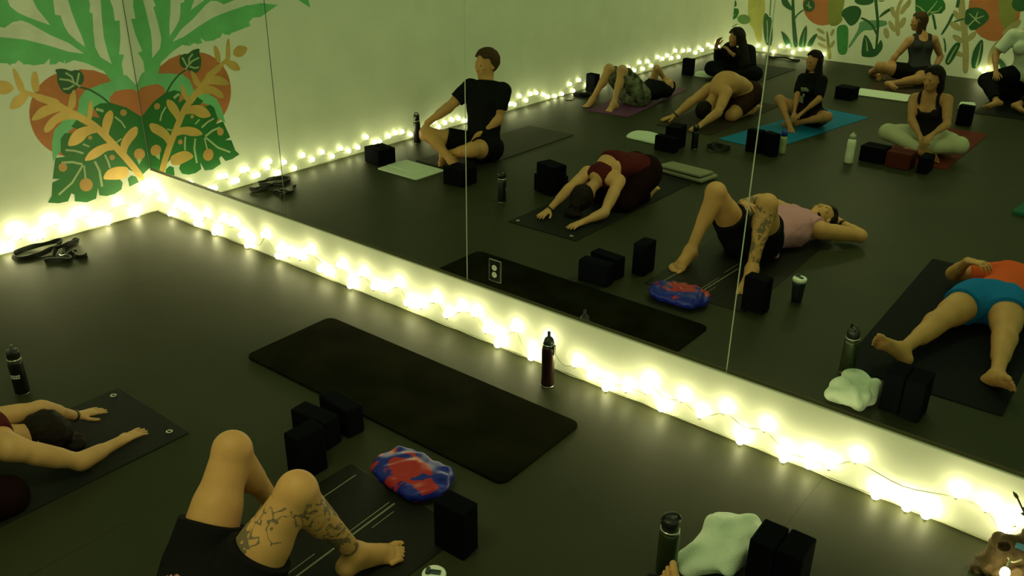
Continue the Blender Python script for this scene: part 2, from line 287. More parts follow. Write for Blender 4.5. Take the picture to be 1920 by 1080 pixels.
MURAL_BACK = [('yellow',[(0.208,0.955),(0.472,0.975),(0.535,0.622),(0.52,0.439),(0.538,0.121),(0.451,0.161),(0.371,0.351),(0.28,0.416),(0.243,0.596)]),
('yellow',[(-0.4,0.849),(-0.288,0.858),(-0.272,0.612),(-0.207,0.192),(-0.333,0.166),(-0.37,0.353),(-0.349,0.543)]),
('orange',[(1.735,0.839),(1.738,0.76),(1.721,0.684),(1.684,0.616),(1.629,0.561),(1.561,0.523),(1.483,0.504),(1.402,0.507),(1.322,0.531),(1.249,0.575),(1.189,0.635),(1.146,0.708),(1.123,0.788),(1.121,0.869),(1.141,0.947),(1.18,1.014),(1.236,1.068),(1.306,1.103),(1.383,1.119),(1.463,1.114),(1.541,1.089),(1.611,1.046),(1.669,0.987),(1.711,0.917)]),
('olive',[(1.48,0.978),(1.739,0.997),(1.758,0.821),(1.737,0.7),(1.775,0.603),(1.695,0.515),(1.557,0.511)]),
('greenmid',[(1.694,0.525),(1.866,0.562),(1.909,0.313),(1.919,0.13),(1.84,0.1),(1.775,0.134),(1.726,0.334)]),
('olive',[(1.639,0.01),(1.592,0.224),(1.547,0.426),(1.573,0.434),(1.638,0.236),(1.703,0.026)]),
('sand',[(1.533,0.387),(1.527,0.382),(1.518,0.38),(1.505,0.381),(1.489,0.384),(1.471,0.39),(1.453,0.398),(1.436,0.407),(1.421,0.418),(1.408,0.428),(1.4,0.438),(1.396,0.447),(1.397,0.454),(1.402,0.459),(1.412,0.461),(1.425,0.46),(1.441,0.457),(1.458,0.451),(1.476,0.443),(1.494,0.433),(1.509,0.423),(1.521,0.412),(1.529,0.402),(1.533,0.394)]),
('sand',[(1.57,0.281),(1.565,0.276),(1.555,0.273),(1.541,0.272),(1.524,0.275),(1.504,0.279),(1.484,0.286),(1.465,0.294),(1.448,0.304),(1.433,0.314),(1.423,0.323),(1.418,0.332),(1.417,0.339),(1.422,0.344),(1.432,0.347),(1.446,0.347),(1.463,0.345),(1.483,0.34),(1.503,0.333),(1.522,0.325),(1.539,0.316),(1.554,0.306),(1.564,0.296),(1.569,0.288)]),
('sand',[(1.597,0.18),(1.592,0.175),(1.582,0.172),(1.568,0.172),(1.551,0.174),(1.532,0.178),(1.512,0.185),(1.492,0.193),(1.475,0.203),(1.46,0.213),(1.45,0.222),(1.445,0.231),(1.444,0.238),(1.449,0.243),(1.459,0.246),(1.473,0.246),(1.491,0.244),(1.51,0.239),(1.53,0.233),(1.549,0.224),(1.567,0.215),(1.581,0.205),(1.591,0.196),(1.597,0.187)]),
('sand',[(1.673,0.411),(1.669,0.398),(1.663,0.385),(1.656,0.376),(1.649,0.369),(1.641,0.365),(1.634,0.365),(1.628,0.369),(1.623,0.376),(1.62,0.386),(1.618,0.398),(1.619,0.412),(1.622,0.426),(1.626,0.439),(1.632,0.451),(1.639,0.461),(1.647,0.468),(1.654,0.472),(1.662,0.472),(1.668,0.468),(1.673,0.461),(1.676,0.451),(1.677,0.439),(1.676,0.425)]),
('sand',[(1.701,0.237),(1.695,0.223),(1.687,0.21),(1.679,0.2),(1.67,0.193),(1.662,0.189),(1.655,0.19),(1.649,0.194),(1.645,0.202),(1.643,0.213),(1.644,0.227),(1.647,0.241),(1.651,0.256),(1.658,0.271),(1.665,0.284),(1.674,0.294),(1.682,0.301),(1.69,0.304),(1.698,0.303),(1.703,0.299),(1.707,0.291),(1.709,0.28),(1.709,0.267),(1.706,0.252)]),
('teal',[(2.019,0.626),(2.257,0.659),(2.415,0.664),(2.428,0.597),(2.276,0.552),(2.234,0.508),(2.083,0.498),(1.946,0.215),(1.912,0.232),(2.03,0.508)]),
('leafdark',[(1.729,0.689),(1.748,0.761),(1.822,0.812),(1.901,0.834),(1.974,0.825),(2.024,0.775),(2.026,0.706),(2.008,0.635),(1.967,0.572),(1.907,0.536),(1.855,0.566),(1.79,0.635)]),
('leafdark',[(2.036,0.684),(2.147,0.652),(2.244,0.578),(2.317,0.464),(2.291,0.448),(2.222,0.558),(2.133,0.624),(2.028,0.654)]),
('leafdark',[(2.208,0.999),(2.249,0.848),(2.316,0.608),(2.338,0.4),(2.353,0.221),(2.321,0.217),(2.302,0.396),(2.278,0.6),(2.207,0.836),(2.164,0.987)]),
('leafdark',[(2.287,0.683),(2.31,0.752),(2.385,0.826),(2.503,0.873),(2.421,0.791),(2.343,0.73)]),
('leafdark',[(2.178,0.925),(2.176,0.908),(2.165,0.892),(2.146,0.878),(2.119,0.865),(2.086,0.856),(2.051,0.851),(2.014,0.85),(1.979,0.854),(1.948,0.861),(1.924,0.872),(1.907,0.886),(1.899,0.902),(1.901,0.919),(1.913,0.935),(1.933,0.95),(1.96,0.962),(1.993,0.971),(2.028,0.976),(2.065,0.977),(2.099,0.973),(2.13,0.966),(2.154,0.954),(2.171,0.941)]),
('leafdark',[(2.217,0.928),(2.343,0.943),(2.288,0.919)]),
('leafdark',[(2.129,0.155),(2.116,0.316),(2.124,0.442),(2.18,0.413),(2.26,0.311),(2.294,0.235),(2.336,0.28),(2.374,0.404),(2.418,0.329),(2.422,0.249),(2.344,0.129),(2.152,0.112)]),
('veins',[(2.201,0.202),(2.174,0.321),(2.144,0.399),(2.15,0.401),(2.188,0.325),(2.223,0.208)]),
('sand',[(2.577,0.459),(2.521,0.672),(2.507,0.87),(2.559,1.03),(2.601,1.018),(2.559,0.866),(2.579,0.682),(2.641,0.477)]),
('sand',[(2.509,0.802),(2.521,0.782),(2.529,0.762),(2.535,0.744),(2.537,0.729),(2.535,0.717),(2.529,0.711),(2.52,0.709),(2.508,0.713),(2.495,0.722),(2.48,0.735),(2.465,0.752),(2.452,0.771),(2.44,0.791),(2.431,0.811),(2.426,0.829),(2.424,0.844),(2.426,0.855),(2.432,0.862),(2.441,0.863),(2.453,0.86),(2.466,0.851),(2.481,0.838),(2.495,0.821)]),
('sand',[(2.647,0.833),(2.639,0.813),(2.629,0.796),(2.619,0.782),(2.608,0.772),(2.597,0.767),(2.588,0.768),(2.581,0.774),(2.575,0.785),(2.573,0.8),(2.573,0.819),(2.577,0.839),(2.582,0.859),(2.59,0.879),(2.6,0.897),(2.611,0.91),(2.622,0.92),(2.632,0.925),(2.641,0.924),(2.649,0.918),(2.654,0.907),(2.656,0.892),(2.656,0.874),(2.653,0.854)]),
('sand',[(2.524,0.613),(2.537,0.594),(2.548,0.574),(2.556,0.557),(2.559,0.541),(2.558,0.529),(2.553,0.522),(2.544,0.52),(2.532,0.522),(2.518,0.53),(2.502,0.541),(2.486,0.557),(2.471,0.575),(2.457,0.594),(2.446,0.613),(2.439,0.631),(2.435,0.646),(2.436,0.658),(2.441,0.665),(2.45,0.668),(2.462,0.665),(2.477,0.658),(2.492,0.646),(2.509,0.631)]),
('sand',[(2.669,0.64),(2.661,0.62),(2.651,0.603),(2.639,0.589),(2.627,0.579),(2.616,0.575),(2.605,0.576),(2.597,0.583),(2.59,0.594),(2.587,0.61),(2.587,0.629),(2.589,0.649),(2.595,0.67),(2.603,0.69),(2.613,0.708),(2.625,0.722),(2.637,0.731),(2.648,0.735),(2.659,0.734),(2.667,0.728),(2.673,0.716),(2.677,0.7),(2.677,0.682),(2.675,0.661)]),
('sand',[(2.474,0.501),(2.481,0.482),(2.484,0.463),(2.485,0.445),(2.482,0.431),(2.476,0.421),(2.467,0.415),(2.457,0.415),(2.445,0.419),(2.433,0.429),(2.421,0.442),(2.41,0.459),(2.401,0.478),(2.394,0.498),(2.391,0.517),(2.391,0.534),(2.394,0.548),(2.4,0.558),(2.408,0.564),(2.419,0.564),(2.43,0.56),(2.443,0.55),(2.455,0.537),(2.466,0.52)]),
('sand',[(2.691,0.903),(2.683,0.886),(2.675,0.871),(2.665,0.859),(2.654,0.85),(2.644,0.847),(2.635,0.848),(2.628,0.854),(2.622,0.864),(2.619,0.877),(2.619,0.894),(2.622,0.912),(2.627,0.93),(2.634,0.947),(2.643,0.962),(2.653,0.974),(2.663,0.983),(2.673,0.986),(2.682,0.985),(2.689,0.979),(2.695,0.969),(2.698,0.956),(2.698,0.939),(2.696,0.922)]),
('monstera',[(-0.261,0.811),(-0.258,0.614),(-0.257,0.489),(-0.208,0.431),(-0.136,0.423),(-0.025,0.433),(0.065,0.488),(0.096,0.571),(0.074,0.63),(-0.009,0.635),(0.041,0.676),(0.026,0.736),(-0.028,0.78),(-0.076,0.837)]),
('veins',[(-0.17,0.447),(-0.185,0.62),(-0.196,0.767),(-0.176,0.769),(-0.165,0.622),(-0.15,0.449)]),
('veins',[(-0.156,0.457),(-0.048,0.484),(0.029,0.543),(0.033,0.537),(-0.042,0.472),(-0.152,0.441)]),
('veins',[(-0.17,0.555),(-0.09,0.597),(-0.023,0.625),(-0.019,0.619),(-0.084,0.585),(-0.162,0.539)]),
('veins',[(-0.179,0.64),(-0.129,0.679),(-0.077,0.718),(-0.073,0.712),(-0.121,0.669),(-0.167,0.626)]),
('leafdark',[(-0.148,0.43),(-0.145,0.312),(-0.126,0.162),(-0.144,0.16),(-0.167,0.31),(-0.176,0.428)]),
('leafdark',[(-0.465,0.677),(-0.375,0.641),(-0.37,0.542),(-0.389,0.452),(-0.391,0.351),(-0.438,0.318),(-0.498,0.34),(-0.562,0.449),(-0.56,0.562),(-0.518,0.641)]),
('leafdark',[(-0.403,0.508),(-0.355,0.468),(-0.307,0.428),(-0.319,0.414),(-0.367,0.454),(-0.415,0.494)]),
('leafdark',[(-0.371,0.394),(-0.33,0.295),(-0.327,0.204),(-0.349,0.204),(-0.352,0.289),(-0.391,0.386)]),
('leafmid',[(0.306,0.475),(0.302,0.456),(0.291,0.437),(0.273,0.422),(0.25,0.409),(0.222,0.402),(0.192,0.399),(0.162,0.401),(0.134,0.409),(0.109,0.421),(0.09,0.436),(0.079,0.455),(0.074,0.474),(0.078,0.494),(0.089,0.512),(0.107,0.528),(0.131,0.54),(0.159,0.548),(0.189,0.55),(0.219,0.548),(0.247,0.54),(0.271,0.528),(0.29,0.513),(0.302,0.495)]),
('leafmid',[(0.095,0.39),(-0.005,0.319),(-0.061,0.215),(-0.077,0.223),(-0.019,0.331),(0.085,0.404)]),
('leafdark',[(0.542,0.613),(0.587,0.578),(0.611,0.55),(0.643,0.553),(0.689,0.419),(0.715,0.239),(0.708,0.103),(0.676,0.136),(0.667,0.111),(0.618,0.124),(0.569,0.236),(0.528,0.403),(0.517,0.56)]),
('veins',[(0.626,0.155),(0.609,0.325),(0.579,0.493),(0.593,0.495),(0.623,0.327),(0.64,0.157)]),
('leafmid',[(0.611,0.568),(0.598,0.711),(0.59,0.853),(0.61,0.855),(0.618,0.713),(0.631,0.57)]),
('leafdark',[(0.966,0.908),(1.006,0.702),(1.069,0.436),(1.153,0.146),(1.077,0.126),(1.007,0.422),(0.956,0.692),(0.928,0.902)]),
('leafdark',[(0.763,0.855),(0.789,0.763),(0.861,0.71),(0.97,0.672),(0.961,0.73),(0.908,0.785),(0.851,0.862)]),
('leafdark',[(1.021,0.565),(1.056,0.641),(1.141,0.715),(1.155,0.697),(1.074,0.627),(1.041,0.555)]),
('leafdark',[(1.316,0.784),(1.317,0.76),(1.311,0.737),(1.3,0.717),(1.283,0.701),(1.262,0.69),(1.239,0.684),(1.215,0.685),(1.191,0.693),(1.169,0.706),(1.152,0.723),(1.139,0.745),(1.132,0.768),(1.132,0.793),(1.137,0.815),(1.149,0.836),(1.166,0.852),(1.187,0.863),(1.21,0.868),(1.234,0.867),(1.258,0.859),(1.279,0.846),(1.297,0.829),(1.31,0.807)]),
('veins',[(1.216,0.835),(1.245,0.733),(1.231,0.729),(1.202,0.831)]),
('veins',[(1.183,0.791),(1.276,0.753),(1.27,0.739),(1.177,0.777)]),
('leafdark',[(0.828,0.366),(0.919,0.321),(0.996,0.244),(1.064,0.131),(0.961,0.131),(0.897,0.21),(0.865,0.291)]),
('leafdark',[(1.153,0.141),(1.152,0.273),(1.186,0.42),(1.231,0.496),(1.256,0.392),(1.266,0.274),(1.266,0.153)]),
('veins',[(1.211,0.16),(1.207,0.292),(1.216,0.412),(1.222,0.412),(1.219,0.292),(1.229,0.16)]),
('leafdark',[(1.277,0.167),(1.31,0.278),(1.372,0.362),(1.431,0.38),(1.396,0.287),(1.364,0.176)]),
('orange',[(4.103,0.969),(4.116,0.865),(4.108,0.765),(4.077,0.676),(4.027,0.605),(3.96,0.556),(3.88,0.533),(3.794,0.538),(3.707,0.571),(3.625,0.63),(3.554,0.711),(3.5,0.808),(3.466,0.914),(3.454,1.021),(3.466,1.122),(3.499,1.21),(3.552,1.278),(3.621,1.324),(3.7,1.343),(3.785,1.335),(3.869,1.3),(3.948,1.242),(4.016,1.164),(4.069,1.071)]),
('olive',[(3.779,1.166),(3.95,1.179),(4.084,0.886),(4.04,0.655),(3.898,0.765)]),
('sand',[(3.576,0.05),(3.516,0.348),(3.444,0.607),(3.352,0.863),(3.296,1.07),(3.38,1.092),(3.432,0.889),(3.522,0.631),(3.592,0.366),(3.65,0.064)]),
('sand',[(3.365,0.718),(3.389,0.705),(3.409,0.69),(3.426,0.674),(3.438,0.659),(3.444,0.646),(3.443,0.635),(3.436,0.626),(3.424,0.622),(3.406,0.621),(3.384,0.625),(3.361,0.632),(3.336,0.643),(3.313,0.656),(3.292,0.671),(3.275,0.686),(3.263,0.701),(3.257,0.715),(3.258,0.726),(3.265,0.734),(3.278,0.739),(3.296,0.739),(3.317,0.736),(3.341,0.728)]),
('sand',[(3.429,0.548),(3.449,0.537),(3.467,0.524),(3.481,0.511),(3.49,0.498),(3.495,0.487),(3.495,0.477),(3.489,0.469),(3.478,0.465),(3.463,0.464),(3.445,0.467),(3.425,0.473),(3.404,0.482),(3.384,0.493),(3.367,0.505),(3.352,0.519),(3.343,0.532),(3.338,0.544),(3.339,0.553),(3.344,0.561),(3.355,0.565),(3.37,0.566),(3.389,0.563),(3.409,0.557)]),
('sand',[(3.611,0.541),(3.599,0.525),(3.585,0.512),(3.571,0.502),(3.557,0.497),(3.546,0.496),(3.536,0.5),(3.53,0.508),(3.527,0.521),(3.528,0.536),(3.533,0.553),(3.541,0.571),(3.551,0.588),(3.564,0.604),(3.578,0.617),(3.592,0.627),(3.605,0.632),(3.617,0.633),(3.626,0.629),(3.632,0.62),(3.635,0.608),(3.634,0.593),(3.629,0.576),(3.622,0.558)]),
('sand',[(3.474,0.345),(3.493,0.339),(3.509,0.332),(3.524,0.323),(3.534,0.313),(3.54,0.304),(3.541,0.295),(3.538,0.288),(3.529,0.282),(3.517,0.279),(3.501,0.278),(3.483,0.279),(3.465,0.283),(3.446,0.289),(3.429,0.297),(3.415,0.306),(3.404,0.316),(3.398,0.325),(3.397,0.334),(3.401,0.341),(3.409,0.347),(3.422,0.35),(3.437,0.351),(3.455,0.349)]),
('sand',[(3.367,0.841),(3.382,0.824),(3.394,0.806),(3.403,0.789),(3.407,0.774),(3.407,0.762),(3.403,0.754),(3.394,0.75),(3.382,0.751),(3.367,0.756),(3.351,0.766),(3.334,0.779),(3.317,0.795),(3.303,0.812),(3.291,0.83),(3.282,0.847),(3.278,0.863),(3.278,0.875),(3.282,0.883),(3.291,0.887),(3.303,0.886),(3.318,0.88),(3.334,0.871),(3.351,0.857)]),
('sand',[(3.938,0.334),(3.934,0.296),(3.927,0.262),(3.918,0.234),(3.907,0.212),(3.895,0.2),(3.883,0.197),(3.872,0.204),(3.862,0.221),(3.854,0.246),(3.849,0.278),(3.847,0.314),(3.847,0.351),(3.852,0.388),(3.858,0.422),(3.867,0.451),(3.878,0.472),(3.89,0.484),(3.902,0.486),(3.913,0.479),(3.923,0.462),(3.931,0.438),(3.936,0.407),(3.938,0.371)]),
('sand',[(3.957,0.436),(3.948,0.409),(3.937,0.385),(3.925,0.366),(3.912,0.352),(3.9,0.345),(3.889,0.346),(3.88,0.354),(3.874,0.368),(3.87,0.388),(3.87,0.413),(3.873,0.44),(3.88,0.468),(3.888,0.495),(3.899,0.519),(3.911,0.538),(3.924,0.551),(3.936,0.558),(3.947,0.557),(3.956,0.55),(3.962,0.535),(3.966,0.515),(3.966,0.491),(3.963,0.464)]),
('sand',[(4.087,0.695),(4.062,0.669),(4.037,0.647),(4.013,0.63),(3.991,0.62),(3.974,0.617),(3.962,0.622),(3.956,0.634),(3.956,0.653),(3.964,0.677),(3.977,0.704),(3.995,0.733),(4.018,0.762),(4.042,0.788),(4.067,0.81),(4.091,0.826),(4.112,0.836),(4.13,0.838),(4.141,0.833),(4.147,0.821),(4.147,0.803),(4.14,0.779),(4.127,0.753),(4.109,0.724)]),
('monstera',[(2.737,1.044),(2.779,0.832),(2.889,0.766),(2.964,0.767),(3.017,0.821),(3.131,0.831),(3.17,0.898),(3.157,0.961),(3.086,1.05)]),
('veins',[(2.935,0.819),(2.993,0.909),(3.041,0.996),(3.049,0.992),(3.007,0.901),(2.953,0.809)]),
('veins',[(2.955,0.775),(2.841,0.875),(2.76,0.912),(2.764,0.922),(2.849,0.887),(2.967,0.791)]),
('veins',[(2.981,0.839),(3.08,0.865),(3.118,0.928),(3.126,0.924),(3.088,0.853),(2.987,0.819)]),
('leafdark',[(3.034,0.817),(3.075,0.723),(3.116,0.613),(3.086,0.601),(3.045,0.711),(3.004,0.803)]),
('leafdark',[(3.336,1.07),(3.34,0.928),(3.298,0.926),(3.294,1.068)]),
('leafdark',[(3.302,0.841),(3.267,0.698),(3.203,0.54),(3.177,0.55),(3.237,0.708),(3.268,0.849)]),
('leafdark',[(3.314,0.745),(3.371,0.772),(3.449,0.798),(3.455,0.778),(3.379,0.754),(3.322,0.727)]),
('leafdark',[(3.445,0.817),(3.433,0.9),(3.481,0.936),(3.578,0.953),(3.673,0.932),(3.749,0.855),(3.743,0.792),(3.688,0.724),(3.622,0.659),(3.544,0.641),(3.51,0.707),(3.455,0.723)]),
('veins',[(3.496,0.691),(3.575,0.801),(3.586,0.893),(3.596,0.893),(3.589,0.795),(3.512,0.679)]),
('veins',[(3.577,0.807),(3.679,0.853),(3.683,0.845),(3.587,0.789)]),
('veins',[(3.576,0.79),(3.484,0.859),(3.49,0.867),(3.588,0.806)]),
('veins',[(3.59,0.796),(3.657,0.746),(3.651,0.738),(3.578,0.78)]),
('leafdark',[(4.189,1.047),(4.191,1.023),(4.187,0.999),(4.175,0.978),(4.157,0.961),(4.135,0.95),(4.109,0.944),(4.081,0.945),(4.054,0.952),(4.029,0.966),(4.008,0.984),(3.993,1.006),(3.984,1.03),(3.982,1.055),(3.987,1.079),(3.999,1.099),(4.017,1.116),(4.039,1.127),(4.065,1.133),(4.093,1.132),(4.119,1.124),(4.144,1.111),(4.165,1.093),(4.18,1.071)]),
('leafdark',[(3.709,0.536),(3.741,0.528),(3.771,0.393),(3.773,0.242),(3.742,0.151),(3.685,0.131),(3.649,0.227),(3.644,0.367),(3.673,0.467)]),
('veins',[(3.716,0.16),(3.722,0.345),(3.719,0.494),(3.727,0.494),(3.74,0.345),(3.744,0.16)]),
('leafdark',[(3.309,0.174),(3.326,0.298),(3.373,0.423),(3.415,0.472),(3.471,0.456),(3.45,0.356),(3.422,0.243),(3.37,0.137)]),
('veins',[(3.339,0.182),(3.385,0.33),(3.422,0.421),(3.432,0.417),(3.401,0.324),(3.363,0.176)]),
('leafdark',[(3.239,0.51),(3.278,0.426),(3.3,0.318),(3.28,0.314),(3.258,0.42),(3.221,0.502)]),
('leafdark',[(3.959,0.313),(4.03,0.305),(4.152,0.16),(4.066,0.149),(4.022,0.208)])]
BULBS = {"mw":[[-0.123,0.084],[0.042,0.218],[0.126,0.139],[0.242,0.042],[0.347,0.132],[0.47,0.13],[0.568,0.097],[0.598,0.043],[0.728,0.152],[0.832,0.02],[0.844,0.065],[0.945,0.161],[1.075,0.16],[1.172,0.096],[1.233,0.021],[1.256,0.077],[1.445,0.165],[1.585,0.041],[1.607,0.103],[1.717,0.096],[1.832,0.103],[1.931,0.173],[2.038,0.07],[2.107,0.062],[2.244,0.155],[2.335,0.036],[2.339,0.079],[2.448,0.159],[2.561,0.095],[2.654,0.108],[2.768,0.178],[2.854,0.073],[2.904,0.07],[2.974,0.096],[3.083,0.169],[3.185,0.098],[3.288,0.173],[3.403,0.178],[3.492,0.1],[3.579,0.033],[3.591,0.085],[3.698,0.179],[3.821,0.08],[3.822,0.036],[3.921,0.181],[4.115,0.106],[4.217,0.065],[4.317,0.02],[4.321,0.059],[4.438,0.075],[4.552,0.113],[4.562,0.167],[4.645,0.065],[4.648,0.041],[4.752,0.145],[4.859,0.091],[4.978,0.167],[5.073,0.068],[5.077,0.034],[5.184,0.155],[5.287,0.07],[5.294,0.026],[5.407,0.098],[5.414,0.049],[5.501,0.089],[5.605,0.174],[5.715,0.022],[5.715,0.062],[5.826,0.064],[5.844,0.02],[5.922,0.064],[5.923,0.02],[6.013,0.188],[6.128,0.178],[6.21,0.1],[6.236,0.165]],"lw":[[-9.854,0.082],[-9.799,0.155],[-9.644,0.108],[-9.505,0.157],[-9.302,0.101],[-9.205,0.145],[-9.095,0.087],[-8.876,0.155],[-8.688,0.17],[-8.555,0.093],[-8.437,0.202],[-8.342,0.106],[-8.205,0.162],[-8.07,0.134],[-7.924,0.176],[-7.759,0.078],[-7.643,0.154],[-7.524,0.066],[-7.422,0.169],[-7.292,0.077],[-7.129,0.137],[-6.943,0.084],[-6.744,0.056],[-6.545,0.071],[-6.351,0.087],[-6.104,0.055],[-5.926,0.151],[-5.804,0.035],[-5.727,0.128],[-5.559,0.034],[-5.411,0.032],[-5.265,0.049],[-5.175,0.084],[-5.022,0.135],[-4.906,0.141],[-4.824,0.078],[-4.698,0.15],[-4.599,0.066],[-4.508,0.088],[-4.254,0.027],[-4.111,0.078],[-3.971,0.02],[-3.834,0.068],[-3.717,0.041],[-3.612,0.085],[-3.508,0.087],[-3.396,0.078],[-3.294,0.052],[-3.231,0.121],[-3.106,0.077],[-2.866,0.056],[-2.745,0.108],[-2.654,0.115],[-2.556,0.102],[-2.429,0.073],[-2.357,0.077],[-2.256,0.152],[-2.138,0.075],[-2.02,0.063],[-1.923,0.11],[-1.812,0.056],[-1.695,0.123],[-1.575,0.078],[-1.47,0.142],[-1.361,0.045],[-1.256,0.125],[-1.185,0.044],[-1.157,0.038],[-1.102,0.169],[-1.073,0.116],[-1.049,0.147],[-0.965,0.075],[-0.926,0.074],[-0.861,0.152],[-0.816,0.153],[-0.75,0.078],[-0.707,0.074],[-0.644,0.145],[-0.59,0.15],[-0.527,0.065],[-0.484,0.068],[-0.436,0.02],[-0.434,0.065],[-0.312,0.157],[-0.191,0.02],[-0.187,0.066],[-0.072,0.22]],"bw":[[-0.163,0.038],[-0.052,0.068],[0.077,0.031],[0.212,0.08],[0.356,0.045],[0.487,0.094],[0.611,0.057],[0.768,0.025],[0.869,0.128],[0.991,0.142],[1.081,0.062],[1.195,0.116],[1.303,0.136],[1.455,0.089],[1.573,0.086]],"cl":[[3.793,0.143],[3.857,0.099],[3.883,0.169],[3.965,0.106],[4.053,0.103]]}
